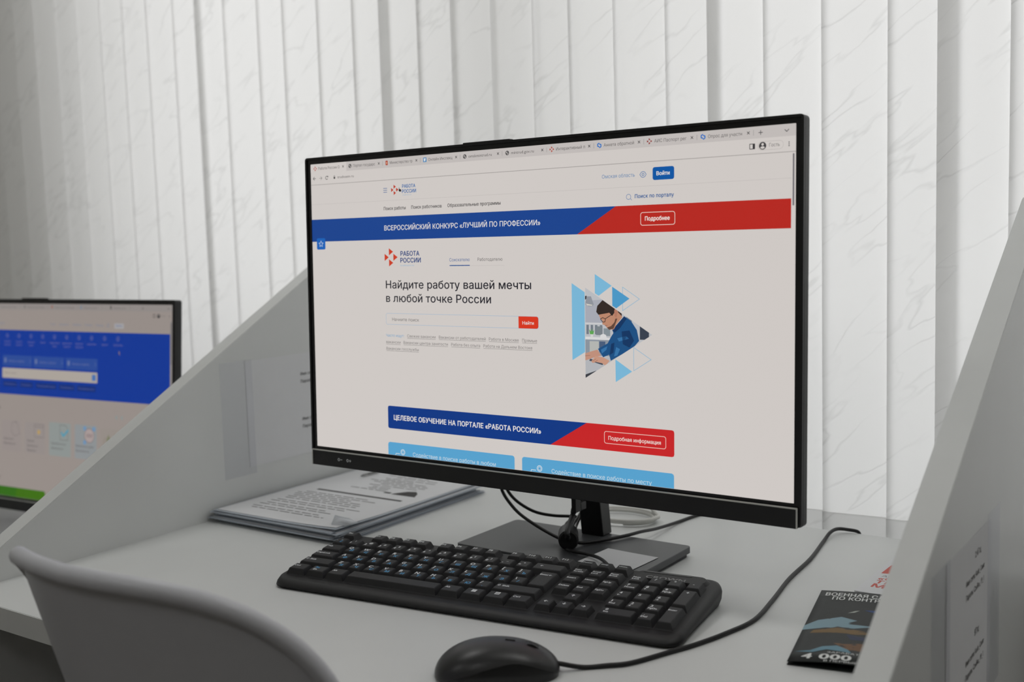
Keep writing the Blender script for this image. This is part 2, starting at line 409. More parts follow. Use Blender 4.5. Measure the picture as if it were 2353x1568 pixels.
# ================================================================== MONITORS
SW, SH = .61, .61*9/16
class Page:
    """flat artwork on a display, laid out in 1920 x 1080 units"""
    def __init__(s, T): s.T = T; s.g = {}
    def mb(s, name):
        if name not in s.g: s.g[name] = MB()
        s.cur = s.g[name]; return s
    def pt(s, u, v, layer): return ((u/1920 - .5)*SW, -.00007*layer, (1 - v/1080)*SH)
    def clipv(s, pts):
        out = []
        for i, a in enumerate(pts):
            b = pts[(i+1) % len(pts)]
            if a[1] <= 1079.5: out.append(a)
            if (a[1] <= 1079.5) != (b[1] <= 1079.5):
                t = (1079.5 - a[1])/(b[1] - a[1]); out.append((a[0] + (b[0]-a[0])*t, 1079.5))
        return out
    def poly(s, pts, col, layer=1):
        pts = s.clipv(pts)
        if len(pts) > 2: s.cur.add([s.pt(u, v, layer) for u, v in pts], [list(range(len(pts)))], glow(col))
    def rect(s, x0, y0, x1, y1, col, layer=1, r=0):
        s.poly(rrect(x0, x1, y0, y1, r) if r else [(x0, y0), (x1, y0), (x1, y1), (x0, y1)], col, layer)
    def stroke(s, pts, w, col, layer=2, closed=False):
        n = len(pts); P = [Vector(p) for p in pts]
        for i in range(n if closed else n-1):
            a, b = P[i], P[(i+1) % n]; d = (b-a)
            if d.length < 1e-6: continue
            d.normalize(); q = Vector((-d.y, d.x))*w/2; e = d*w*.3
            s.poly([tuple(a-e+q), tuple(b+e+q), tuple(b+e-q), tuple(a-e-q)], col, layer)
    def ring(s, cx, cy, r, w, col, layer=2, ry=None):
        n = 20; ry = ry or r
        s.stroke([(cx + r*math.cos(2*math.pi*k/n), cy + ry*math.sin(2*math.pi*k/n)) for k in range(n)], w, col, layer, True)
    def disc(s, cx, cy, r, col, layer=2):
        s.poly([(cx + r*math.cos(2*math.pi*k/20), cy + r*math.sin(2*math.pi*k/20)) for k in range(20)], col, layer)
    def text(s, body, x0, base, x1, cap, col, layer=3, bold=0.0):
        v, f, _, w = text_geo(body, bold); k = (x1-x0)/w
        P = [(x0 + a*k, base - b*cap) for a, b in v]
        if max(p[1] for p in P) > 1079:
            for q in f: s.poly([P[i] for i in q], col, layer)
        else: s.cur.add([s.pt(a, b, layer) for a, b in P], f, glow(col))
    def finish(s, parent):
        for k, m in s.g.items():
            me = m.mesh(k, s.T)
            link(k, me, parent)

def logo(p, cx, cy, r, col, layer=3):
    """four triangles pointing right, set in a diamond"""
    for dx, dy in ((-r*.68, 0), (r*.68, 0), (0, -r*.645), (0, r*.645)):
        p.poly([(cx+dx-r*.325, cy+dy-r*.42), (cx+dx+r*.325, cy+dy), (cx+dx-r*.325, cy+dy+r*.42)], col, layer)
def globe(p, x, y):
    p.disc(x, y, 7.5, (84, 82, 82), 2)
    p.poly([(x-5, y-2), (x-1, y-5), (x+1, y-1), (x-3, y+1)], (190, 184, 180), 3); p.poly([(x+1, y+1), (x+5, y), (x+3, y+5), (x, y+5)], (190, 184, 180), 3)
def swirl(p, x, y):
    c = (44, 110, 190)
    p.stroke([(x-1, y-7), (x-6, y-4), (x-6, y+2), (x-1, y+4)], 3.5, c, 3); p.stroke([(x+1, y+7), (x+6, y+4), (x+6, y-2), (x+1, y-4)], 3.5, c, 3)
def clip_tri(poly, tri):
    out = poly
    for i in range(3):
        a, b = tri[i], tri[(i+1) % 3]; inp = out; out = []
        def side(q): return (b[0]-a[0])*(q[1]-a[1]) - (b[1]-a[1])*(q[0]-a[0])
        for k, q in enumerate(inp):
            r = inp[(k+1) % len(inp)]; sq, sr = side(q), side(r)
            if sq >= 0: out.append(q)
            if (sq >= 0) != (sr >= 0):
                t = sq/(sq - sr); out.append((q[0]+(r[0]-q[0])*t, q[1]+(r[1]-q[1])*t))
        if not out: return []
    return out

BGC = (206, 200, 196)          # page white as the display shows it
def page_jobs(p):
    DK, GR, NB, LB = (52, 50, 52), (112, 108, 106), (30, 62, 118), (104, 158, 196)
    RED, WH = (200, 56, 34), (222, 218, 216)
    p.mb('browser_bar')
    p.rect(0, 0, 1920, 34, (192, 186, 183), 1); p.rect(0, 0, 187, 34, BGC, 2, 5); p.rect(0, 77, 1920, 79, (160, 155, 152), 1)
    names = ['Работа России О', 'Портал государс', 'Министерство тр', 'Онлайн Инспекц', 'omskmintrud.ru', 'mintrud.gov.ru', 'Интерактивный п', 'Анкета обратной', 'АИС Паспорт рег', 'Опрос для участн']
    x0s = [41, 221, 402, 581, 759, 938, 1116, 1294, 1472, 1650]; x1s = [152, 330, 508, 689, 858, 1029, 1225, 1402, 1580, 1757]
    for i, (n, a, b) in enumerate(zip(names, x0s, x1s)):
        p.text(n, a, 22, b, 9.5, (86, 82, 81), 3)
        x, y = a - 16, 17
        if i in (0, 6, 8): logo(p, x, y, 9, (178, 62, 44) if i != 8 else (140, 40, 36))
        elif i in (1, 4, 5): globe(p, x, y)
        elif i == 2: p.rect(x-5, y-8, x+6, y+8, (168, 60, 44), 2, 2); p.rect(x-2, y-4, x+3, y+4, (206, 150, 120), 3)
        elif i == 3: p.rect(x-7, y-8, x+8, y+8, (74, 132, 182), 2); p.poly([(x-4, y-5), (x+5, y-5), (x+3, y+4), (x, y+6), (x-3, y+4)], (214, 220, 222), 3)
        else: swirl(p, x, y)
        xm = 170 + 178.5*i
        for s_ in (1, -1): p.stroke([(xm-3.5, 16.5-3.5*s_), (xm+3.5, 16.5+3.5*s_)], 1.8, (60, 58, 58), 3)
        if i: p.rect(188.5 + 178.2*i - .7, 9, 188.5 + 178.2*i + .7, 25, (150, 146, 144), 3)
    p.stroke([(1814-6, 18), (1814+6, 18)], 1.8, DK, 3); p.stroke([(1814, 12), (1814, 24)], 1.8, DK, 3)
    p.stroke([(1886, 15), (1892, 21), (1898, 15)], 2, DK, 3)
    p.stroke([(26, 54), (13, 54)], 2, DK, 3); p.stroke([(19, 48), (13, 54), (19, 60)], 2, DK, 3)
    p.stroke([(46, 54), (59, 54)], 1.6, GR, 3); p.stroke([(53, 48), (59, 54), (53, 60)], 1.6, GR, 3)
    p.stroke([(84 + 6*math.cos(a), 54 + 6*math.sin(a)) for a in [math.radians(q) for q in range(-20, -330, -30)]], 2, DK, 3); p.poly([(86, 48), (92, 47), (91, 53)], DK, 3)
    p.rect(120.5, 53, 128, 60, DK, 3); p.ring(124.3, 52, 2.8, 1.3, DK, 3, 4)
    p.text('trudvsem.ru', 140, 59, 223, 9.5, (90, 86, 85))
    p.stroke([(1781, 49), (1796, 49), (1796, 63), (1781, 63)], 2, DK, 3, True); p.rect(1790, 49, 1797, 63, DK, 3)
    p.disc(1820, 56, 11, (62, 60, 62), 2); p.disc(1820, 52, 3.8, BGC, 3); p.poly([(1813, 62), (1815, 58.5), (1820, 57.2), (1825, 58.5), (1827, 62), (1820, 65)], BGC, 3)
    p.text('Гость', 1840, 60, 1871, 9.5, (96, 92, 91))
    p.stroke(rrect(1806, 1882, 44, 68, 11), .9, (176, 170, 167), 2, True)
    for dy in (-5, 0, 5): p.disc(1899, 56 + dy, 1.7, DK, 3)
    p.rect(1910, 83, 1915, 229, (116, 112, 116), 2, 2)
    p.mb('site_header')
    for k in range(3): p.rect(368, 106.5 + 7*k, 386, 108.5 + 7*k, (62, 100, 150), 2)
    logo(p, 423, 115, 17.5, (186, 66, 48))
    p.text('РАБОТА', 458, 110, 520, 11.5, (52, 104, 164), bold=.018); p.text('РОССИИ', 457, 128, 523, 11.5, (52, 104, 164), bold=.018)
    p.text('trudvsem.ru', 459, 137, 501, 4.6, (140, 170, 196))
    p.poly([(443, 108), (445, 108), (446, 113), (453, 115), (454, 122), (446, 123), (441, 117), (443, 116)], (26, 25, 26), 5)
    p.rect(0, 151.3, 1906, 152.3, (186, 180, 177), 1)
    for n, a, b in (('Поиск работы', 368, 473), ('Поиск работников', 499, 638), ('Образовательные программы', 664, 892)): p.text(n, a, 186, b, 11, (46, 45, 48), bold=.008)
    p.text('Омская область', 1287, 121, 1404, 11, (86, 128, 172))
    p.ring(1433, 116, 3.6, 1.8, (74, 116, 166), 3)
    p.stroke([(1422, 116), (1427, 109), (1433, 107), (1439, 109), (1444, 116), (1439, 123), (1433, 125), (1427, 123)], 1.8, (74, 116, 166), 3, True)
    p.rect(1466, 96, 1539, 135, (8, 84, 160), 2, 7); p.text('Войти', 1479, 121, 1524, 11, WH, bold=.012)
    p.ring(1382, 182, 8, 1.4, (74, 116, 166), 3); p.stroke([(1389, 188), (1393, 192)], 1.4, (74, 116, 166), 3)
    p.text('Поиск по порталу', 1404, 187, 1538, 11, (56, 96, 150), bold=.014)
    p.mb('contest_banner')
    p.poly([(0, 209), (1336, 209), (1193, 293), (0, 293)], (24, 66, 140), 1); p.poly([(1336, 209), (1906, 209), (1906, 293), (1193, 293)], (180, 38, 30), 1)
    p.text('ВСЕРОССИЙСКИЙ КОНКУРС «ЛУЧШИЙ ПО ПРОФЕССИИ»', 369, 259, 1052, 16.5, WH, bold=.008)
    p.stroke(rrect(1424, 1541, 232, 271, 7), 2, (226, 200, 190), 2, True); p.text('Подробнее', 1439, 257, 1524, 12, (232, 222, 216), bold=.012)
    p.rect(24, 280, 69, 323, (26, 96, 180), 3, 6)
    p.stroke([(46.5 + (12 if k % 2 == 0 else 5.5)*math.sin(k*math.pi/5), 302 - (12 if k % 2 == 0 else 5.5)*math.cos(k*math.pi/5)) for k in range(10)], 1.8, (190, 206, 224), 4, True)
    p.mb('search_block')
    logo(p, 399, 356.5, 31, (200, 62, 38))
    p.text('РАБОТА', 444, 352, 533, 15.5, (30, 62, 122), bold=.018); p.text('РОССИИ', 443, 376, 539, 15.5, (30, 62, 122), bold=.018)
    p.text('trudvsem.ru', 443, 389, 507, 6.5, (140, 176, 204))
    p.text('Соискателю', 669, 374, 758, 10.5, (34, 88, 150)); p.text('Работодателю', 792, 374, 897, 10.5, (100, 97, 97))
    p.rect(669, 387, 758, 390, (24, 74, 140), 2); p.rect(758, 389, 905, 390, (188, 182, 180), 2)
    p.text('Найдите работу вашей мечты', 371, 469, 1013, 26.5, (34, 34, 42), bold=.006); p.text('в любой точке России', 371, 518, 847, 26.5, (34, 34, 42), bold=.006)
    p.stroke(rrect(369, 1040, 560, 600, 7), 1.3, (150, 178, 202), 1, True)
    p.poly([(960, 560), (1033, 560), (1038, 562), (1040, 567), (1040, 593), (1038, 598), (1033, 600), (960, 600)], (212, 54, 30), 2)
    p.text('Начните поиск', 399, 587, 526, 11, (104, 100, 100)); p.text('Найти', 976, 587, 1022, 10.5, WH, bold=.01)
    p.text('Часто ищут:', 368, 645, 454, 9.5, LB)
    U_ = (116, 112, 111)
    for n, a, b, y in (('Свежие вакансии', 469, 601, 645), ('Вакансии от работодателей', 616, 822, 645), ('Работа в Москве', 836, 960, 645), ('Прямые', 974, 1034, 645), ('вакансии', 368, 437, 669), ('Вакансии центра занятости', 451, 656, 669), ('Работа без опыта', 671, 798, 669), ('Работа на Дальнем Востоке', 812, 1015, 669), ('Вакансии госслужбы', 368, 522, 693)):
        p.text(n, a, y, b, 9.5, U_); p.rect(a, y+3, b, y+4.3, (140, 136, 134), 2)
    p.mb('photo_collage')
    L1, L2 = (120, 180, 212), (74, 150, 196)
    p.poly([(1171, 449), (1220, 478), (1220, 670), (1172, 698)], L1, 2)
    p.poly([(1258, 420), (1320, 457), (1272, 489), (1258, 481)], L1, 2); p.poly([(1322, 460), (1384, 497), (1336, 528), (1322, 520)], L2, 4)
    for t in ([(1359, 461), (1419, 498), (1359, 535)], [(1398, 649), (1459, 685), (1398, 722)]): p.stroke(t, 1.6, (130, 176, 204), 3, True)
    p.poly([(1332, 689), (1392, 725), (1333, 761)], L1, 2)
    tri = [(1222, 463), (1463, 608), (1222, 753)]
    def ph(pts, col, layer):
        q = clip_tri(pts, tri)
        if len(q) > 2: p.poly(q, col, layer)
    ph([(1200, 450), (1480, 450), (1480, 770), (1200, 770)], (184, 186, 190), 2)
    ph([(1222, 505), (1300, 500), (1300, 575), (1222, 575)], (166, 168, 178), 3)
    ph([(1222, 575), (1330, 575), (1330, 579), (1222, 579)], (204, 204, 206), 4)
    for x in (1226, 1242, 1258, 1276): ph([(x, 582), (x+9, 582), (x+9, 612), (x, 612)], (112, 120, 130), 4)
    ph([(1262, 586), (1286, 586), (1286, 614), (1262, 614)], (120, 128, 134), 5); ph([(1290, 592), (1314, 592), (1314, 616), (1290, 616)], (132, 142, 148), 5)
    ph([(1372, 545), (1392, 545), (1392, 640), (1372, 640)], (120, 132, 146), 3); ph([(1420, 578), (1452, 590), (1452, 624), (1420, 624)], (54, 62, 76), 4)
    ph([(1222, 620), (1340, 622), (1340, 629), (1222, 629)], (212, 212, 212), 6)
    ph([(1222, 629), (1320, 629), (1320, 680), (1222, 680)], (138, 146, 156), 5); ph([(1238, 634), (1272, 634), (1272, 668), (1238, 668)], (178, 180, 176), 6)
    ph([(1274, 634), (1296, 634), (1296, 668), (1274, 668)], (72, 92, 122), 6)
    ph([(1236, 596), (1244, 604), (1247, 594), (1250, 604), (1256, 597), (1252, 612), (1240, 612)], (92, 164, 80), 7); ph([(1241, 612), (1252, 612), (1250, 622), (1243, 622)], (208, 208, 206), 7)
    ph([(1277, 622), (1279, 613), (1289, 609), (1299, 613), (1301, 622)], (214, 214, 214), 7)
    ph([(1222, 490), (1228, 489), (1226, 500), (1222, 502)], (40, 42, 46), 6)
    ph([(1228, 491), (1244, 491), (1254, 516), (1250, 522), (1236, 523), (1222, 517)], (142, 146, 154), 6); ph([(1224, 514), (1250, 518), (1247, 521), (1230, 520)], (206, 204, 196), 7)
    ph([(1222, 694), (1330, 680), (1330, 770), (1222, 770)], (176, 178, 182), 6); ph([(1222, 742), (1262, 728), (1262, 770), (1222, 770)], (60, 62, 68), 7)
    ph([(1240, 690), (1290, 704), (1285, 709), (1236, 697)], (70, 78, 90), 7)
    # seated man at a laptop: shirt, head, hands
    SK, SH_, SHD, SHL = (186, 134, 108), (26, 78, 128), (16, 52, 96), (52, 112, 164)
    ph([(1365, 552), (1389, 566), (1410, 594), (1418, 628), (1397, 650), (1316, 694), (1310, 675), (1288, 684), (1269, 658), (1305, 639), (1316, 620), (1326, 606), (1322, 596)], SH_, 8)
    ph([(1365, 552), (1374, 560), (1350, 590), (1332, 604), (1322, 598), (1338, 580)], SHD, 9); ph([(1356, 600), (1384, 596), (1400, 628), (1384, 650), (1360, 640)], SHD, 9)
    ph([(1318, 640), (1330, 636), (1326, 668), (1312, 676)], SHD, 9); ph([(1340, 622), (1372, 614), (1382, 622), (1346, 632)], SHL, 9); ph([(1280, 660), (1304, 648), (1300, 660), (1284, 672)], SHL, 9)
    ph([(1336, 650), (1350, 656), (1340, 676), (1328, 680)], SHL, 9)
    ph([(1286, 503), (1328, 525), (1356, 541), (1358, 556), (1338, 578), (1328, 594), (1311, 596), (1301, 588), (1296, 582), (1286, 579), (1287, 568), (1279, 562), (1273, 549), (1268, 536)], SK, 10)
    ph([(1341, 560), (1327, 592), (1311, 596), (1303, 589), (1318, 584), (1330, 572), (1334, 560)], (96, 68, 56), 11)
    ph([(1288, 502), (1332, 528), (1331, 541), (1322, 552), (1312, 542), (1296, 545), (1272, 549), (1264, 540), (1268, 521)], (50, 40, 36), 12); ph([(1340, 528), (1357, 542), (1357, 552), (1344, 540)], (54, 42, 38), 12)
    ph([(1330, 534), (1338, 530), (1342, 540), (1338, 558), (1331, 552)], (176, 120, 98), 13)
    p.stroke([(1280, 562), (1288, 558), (1298, 562), (1296, 571), (1288, 572), (1282, 566)], 2, (30, 30, 34), 13, True); p.stroke([(1298, 561), (1326, 545)], 2, (30, 30, 34), 13)
    p.stroke([(1296, 583), (1304, 582)], 1.4, (130, 80, 70), 13)
    ph([(1221, 674), (1240, 668), (1268, 660), (1280, 680), (1262, 683), (1238, 692), (1221, 697)], (190, 142, 122), 10); ph([(1244, 699), (1260, 681), (1288, 684), (1312, 694), (1297, 711), (1284, 703), (1262, 700), (1250, 704)], (196, 148, 126), 11)
    p.stroke([(1250, 698), (1262, 690)], 1.3, (140, 98, 84), 12); p.stroke([(1256, 701), (1268, 694)], 1.3, (140, 98, 84), 12); p.stroke([(1222, 682), (1240, 680)], 1.3, (140, 98, 84), 12)
    p.mb('training_banner')
    rr = rrect(369, 1538, 899, 982, 8)
    def dg(y): return 1223 - (y - 900)*140/82
    p.poly([(369, 905), (371, 901), (377, 899), (1224, 899), (1083, 982), (377, 982), (371, 980), (369, 976)], (10, 54, 130), 1)
    p.poly([(1224, 899), (1530, 899), (1536, 901), (1538, 907), (1538, 974), (1536, 980), (1530, 982), (1083, 982)], (196, 34, 36), 1)
    p.text('ЦЕЛЕВОЕ ОБУЧЕНИЕ НА ПОРТАЛЕ «РАБОТА РОССИИ»', 397, 949, 1047, 16.5, WH, bold=.012)
    p.stroke(rrect(1290, 1509, 921, 959, 7), 2, (232, 190, 180), 2, True); p.text('Подробная информация', 1305, 947, 1492, 11.5, (232, 218, 212), bold=.01)
    p.mb('service_cards')
    for a, b, n, c, d in ((367, 937, 'Содействие в поиске работы в любом', 486, 858), (968, 1537, 'Содействие в поиске работы по месту', 1087, 1460)):
        p.poly([(a, 1041), (a+2, 1036), (a+8, 1033), (b-8, 1033), (b-2, 1036), (b, 1041), (b, 1079.5), (a, 1079.5)], (86, 160, 204), 1)
        p.text(n, c, 1077, d, 13.5, (198, 214, 222)); p.ring(a+71, 1066, 9.5, 2.4, (206, 216, 222), 3); p.ring(a+71, 1066, 5.5, 1.6, (206, 216, 222), 3)
        p.stroke([(a+36, 1079), (a+38, 1073), (a+56, 1073)], 2.2, (206, 216, 222), 3)

def page_services(p):
    TX = (150, 143, 140)
    p.mb('browser_bar')
    p.rect(0, 0, 1920, 34, (142, 136, 133), 1)
    for a, b, ic in ((560, 699, None), (790, 935, (110, 108, 106)), (1021, 1181, (150, 96, 80)), (1256, 1369, (110, 128, 142)), (1489, 1581, (84, 82, 82))):
        p.text('Портал услуг граждан'[:int((b-a)/8)], a, 24, b, 10, (108, 104, 102))
        if ic: p.rect(a-26, 8, a-16, 26, ic, 3, 3)
        p.rect(b + 30, 9, b + 32, 25, (120, 116, 114), 3)
    p.stroke([(1701, 19), (1713, 19)], 2, (70, 68, 68), 3); p.stroke([(1707, 13), (1707, 25)], 2, (70, 68, 68), 3); p.stroke([(1886, 16), (1892, 22), (1898, 16)], 2, (80, 78, 78), 3)
    p.stroke([(1782, 49), (1796, 49), (1796, 64), (1782, 64)], 2.5, (60, 58, 58), 3, True); p.disc(1821, 57, 11, (56, 54, 56), 2); p.disc(1821, 53, 4, (150, 144, 140), 3)
    p.text('Гость', 1841, 61, 1869, 10, (120, 114, 112)); 
    for dy in (-5, 0, 5): p.disc(1898, 58 + dy, 1.8, (90, 88, 88), 3)
    p.rect(1904, 84, 1918, 1078, (136, 131, 129), 1); p.rect(1908, 90, 1915, 300, (110, 106, 106), 2, 3)
    for a, b, n in ((540, 592, 'услуги'), (986, 1028, 'Услуги'), (1060, 1136, 'Документы'), (1168, 1237, 'Заявления'), (1263, 1324, 'Платежи'), (1352, 1410, 'Помощь')): p.text(n, a, 115, b, 11, (112, 124, 146))
    p.ring(1447, 110, 8, 2.5, (112, 124, 146), 3); p.rect(1494, 98, 1566, 126, (158, 156, 158), 2, 5); p.text('Войти', 1508, 116, 1552, 11, (88, 108, 150))
    p.mb('blue_panel')
    p.rect(0, 147, 1903, 506, (10, 52, 144), 1)
    C1 = (84, 92, 150)
    for i, x in enumerate((619, 720, 823, 922, 1021, 1121, 1220, 1319, 1420, 1522)):
        p.ring(x, 179, 11, 3.4, C1, 3); p.rect(x-4, 175, x+4, 184, C1, 3)
        wds = ((58, 58), (52, 54), (62, 40), (42,), (84, 38), (80, 58), (60, 62), (74,), (50,), (74,))[i]
        for k, w in enumerate(wds): p.text('здоровье'[:max(3, w//10)], x - w/2, 216 + 18*k, x + w/2, 11, (96, 98, 150))
    p.poly([(1528, 240), (1540, 252), (1535, 254), (1538, 264), (1534, 265), (1531, 256), (1527, 258)], (120, 104, 110), 4)
    for a, b in ((577, 833), (842, 1099), (1112, 1366)):
        p.rect(a, 288, b, 350, (40, 72, 146), 2, 4); p.rect(a+14, 304, a+34, 330, (92, 108, 156), 3, 3)
        p.text('Запись к врачу', a+52, 326, a+190, 13, (96, 108, 156)); p.stroke([(b-22, 308), (b-14, 318), (b-22, 328)], 3, (84, 104, 160), 3)
    p.rect(574, 360, 1364, 416, (168, 160, 152), 2, 5); p.text('Введите запрос', 592, 392, 700, 11, (130, 124, 120)); p.rect(1322, 372, 1352, 404, (72, 112, 172), 3, 4)
    for a, b in ((582, 702), (728, 838), (864, 1035), (1058, 1183), (1204, 1351)):
        p.rect(a, 434, b, 464, (14, 44, 116), 2, 5); p.text('Популярные услуги'[:int((b-a)/9)], a+10, 454, b-10, 10, (84, 96, 150))
    p.mb('service_cards')
    p.text('популярные услуги', 300, 594, 556, 22, (88, 82, 80)); p.text('госуслуги сейчас', 330, 984, 558, 22, (88, 82, 80))
    for x in (1512, 1553): p.stroke([(x+4, 580), (x-3, 588), (x+4, 596)], 3.4, (96, 150, 158), 3)
    for a, b, y0, c in ((568, 735, 652, (146, 137, 134)), (772, 944, 652, (145, 137, 134)), (976, 1154, 642, (138, 144, 142)), (1186, 1360, 642, (138, 142, 144)), (1392, 1566, 650, (146, 138, 132))):
        p.rect(a, y0, b, 824, c, 1, 6)
    p.stroke([(660, 664), (700, 656), (728, 722), (684, 738), (654, 718)], 3, (122, 114, 112), 3, True); p.stroke([(690, 664), (700, 656)], 5, (122, 114, 112), 3)
    p.stroke([(852, 662), (930, 662), (930, 732), (852, 732)], 3, (118, 110, 108), 3, True); p.stroke([(852, 676), (930, 676)], 3, (118, 110, 108), 3); p.disc(890, 704, 13, (176, 148, 96), 3)
    p.stroke([(1066, 654), (1112, 654), (1130, 672), (1130, 734), (1066, 734)], 3, (110, 108, 106), 3, True); p.stroke([(1078, 694), (1094, 712), (1132, 680)], 10, (64, 146, 172), 4)
    p.disc(1302, 696, 38, (164, 150, 148), 2); p.ring(1302, 696, 38, 3, (112, 104, 104), 3)
    for k in range(3): p.stroke([(1282 + 16*k, 688), (1286 + 16*k, 706), (1294 + 16*k, 688)], 3, (112, 96, 100), 3)
    for x, y in ((1266, 660), (1338, 660), (1266, 734)): p.disc(x, y, 12, (104, 140, 176), 2)
    p.poly([(1452, 680), (1470, 716), (1434, 716)], (118, 122, 96), 3); p.ring(1430, 716, 14, 3, (130, 120, 104), 3)
    for a, ws in ((589, (82, 100)), (793, (60, 85, 70)), (997, (116, 96)), (1197, (140, 104)), (1404, (120, 90))):
        for k, w in enumerate(ws): p.text('Выписка из реестра'[:max(4, w//9)], a, 762 + 26*k, a + w, 12.5, (92, 88, 88))
    p.poly([(300, 1026), (934, 1026), (941, 1030), (943, 1040), (943, 1074), (940, 1079), (300, 1079)], (60, 108, 12), 1)
    p.poly([(300, 1026), (700, 1026), (690, 1079), (300, 1079)], (48, 102, 18), 2)

def make_monitor(label, loc, yaw, tilt, zs, page, base_front, page_col):
    t = thing('computer_monitor', label, 'monitor', loc, yaw)
    T = Matrix.Translation((0, 0, zs)) @ Matrix.Rotation(-tilt, 4, 'X')
    W2, b = SW/2, .0078
    # back housing with slim sides
    mb = MB(); mb.prism(rrect(-W2-b, W2+b, -.0225, SH+b, .004), .001, .0125, M_BLACK, 'y'); hs = mb.build('housing', t, T, bevel=.0012, seg=2)
    mb = MB()
    v = [(x, y, z) for y, k in ((.0125, 0), (.034, .055)) for x, z in ((-W2+.05+k, .03+k*.7), (W2-.05-k, .03+k*.7), (W2-.05-k, SH-.06-k*.7), (-W2+.05+k, SH-.06-k*.7))]
    mb.add(v, [(0, 1, 2, 3), (4, 7, 6, 5), (0, 4, 5, 1), (1, 5, 6, 2), (2, 6, 7, 3), (3, 7, 4, 0)], M_BLACK); mb.build('rear_cover', t, T, bevel=.004)
    # outer lip and black border around the panel
    def ring(o, i, y0, y1, m, bot_o, bot_i, name):
        mb = MB(); O = rrect(-W2-o, W2+o, bot_o, SH+o, .0035 if o > .005 else .0008); I = rrect(-W2-i, W2+i, bot_i, SH+i, .0006); n = len(O)
        vs = [(x, y0, z) for x, z in O] + [(x, y0, z) for x, z in I] + [(x, y1, z) for x, z in O] + [(x, y1, z) for x, z in I]
        fs = []
        for k in range(n):
            q = (k+1) % n
            fs += [(k, q, n+q, n+k), (2*n+k, 3*n+k, 3*n+q, 2*n+q), (k, 2*n+k, 2*n+q, q), (n+k, n+q, 3*n+q, 3*n+k)]
        mb.add(vs, fs, m); return mb.build(name, t, T)
    ring(b, .0052, -.0020, .0012, M_BLACK, -.0215, -.0200, 'frame_lip')
    ring(.0052, 0, -.0006, .0010, M_BEZEL, -.0200, 0, 'bezel')
    mb = MB(); mb.box(-W2-.0042, W2+.0042, -.0046, .0008, -.0225, -.0034, M_BLACK); mb.build('chin', t, T, bevel=.0006)
    mb = MB()
    mb.box(-W2-.0042, W2+.0042, -.0050, -.0036, -.0044, -.0032, M_TRIM)
    for sx in (-1, 1): mb.box(sx*(W2+.0042)-.0006, sx*(W2+.0042)+.0006, -.0050, -.0036, -.0222, -.0034, M_TRIM)
    mb.build('chin_trim', t, T)
    mb = MB(); fn = lambda x, z: (x, -.00475, z)
    for k, (sx, ch) in enumerate(((-.2645, '-'), (-.2500, '+'))):
        n = 12; r0, r1 = .0018, .0011
        vs = [(sx + r*math.cos(2*math.pi*q/n), -.00475, -.0128 + r*math.sin(2*math.pi*q/n)) for r in (r0, r1) for q in range(n)]
        mb.add(vs, [(q, (q+1) % n, n + (q+1) % n, n+q) for q in range(n)], M_WHITEINK)
        mb.box(sx+.0026, sx+.0056, -.00478, -.0047, -.0131, -.0125, M_WHITEINK)
        if ch == '+': mb.box(sx+.0038, sx+.0044, -.00478, -.0047, -.0143, -.0113, M_WHITEINK)
    mb.build('control_marks', t, T)
    mb = MB(); mb.box(-.075, -.012, .004, .012, SH+b-.001, SH+b+.0022, M_BLACK); mb.build('top_ledge', t, T, bevel=.0008)
    mb = MB(); mb.add([(-W2, 0, 0), (W2, 0, 0), (W2, 0, SH), (-W2, 0, SH)], [(0, 1, 2, 3)], glow(page_col)); sc = mb.build('screen', t, T)
    pg = Page(T); page(pg); pg.finish(sc)
    # stand
    by, bw = .1602, .1216
    mb = MB(); mb.prism(rrect(-bw, bw, base_front, by, .006), .0045, .012, M_STAND, 'z'); mb.prism(rrect(-bw+.003, bw-.003, base_front+.003, by-.003, .005), .0, .0045, M_BLACK, 'z'); mb.build('base_plate', t, bevel=.0008)
    zt = zs + .095
    mb = MB(); mb.prism([(.143, .0118), (.164, .0118), (.164 - (zt-.012)*.13, zt), (.143 - (zt-.012)*.13, zt)], -.0150, .0150, M_NECK); mb.build('stand_neck', t, bevel=.0015)
    mb = MB(); mb.box(-.028, .028, .036, .155 - zt*.13, zt-.03, zt+.03, M_BLACK); mb.build('hinge_block', t, bevel=.003)
    return t
mon1 = make_monitor('large black monitor showing a job portal with a red and blue banner', (-.6610, .9619, DZ), -.0156, .0312, .1179, page_jobs, .036, BGC)
mon2 = make_monitor('black monitor showing a blue services page with a green banner', (-1.7432, 1.086, DZ + Z2), .0754, .0825, -.0678 - Z2, page_services, .05, (148, 139, 134))

# ================================================================== KEYBOARD
KU, KH = .0197, .0070
kb = thing('computer_keyboard', 'black full-size wired keyboard lying before the large monitor', 'keyboard', (-.8764, .8189, DZ), .1134)
KT = Matrix.Translation((0, 0, .009)) @ Matrix.Rotation(.0978, 4, 'X')
BXL, BXR, BYF, BYB = -.35*KU, 23.05*KU, -.95*KU, 6.36*KU
mb = MB()
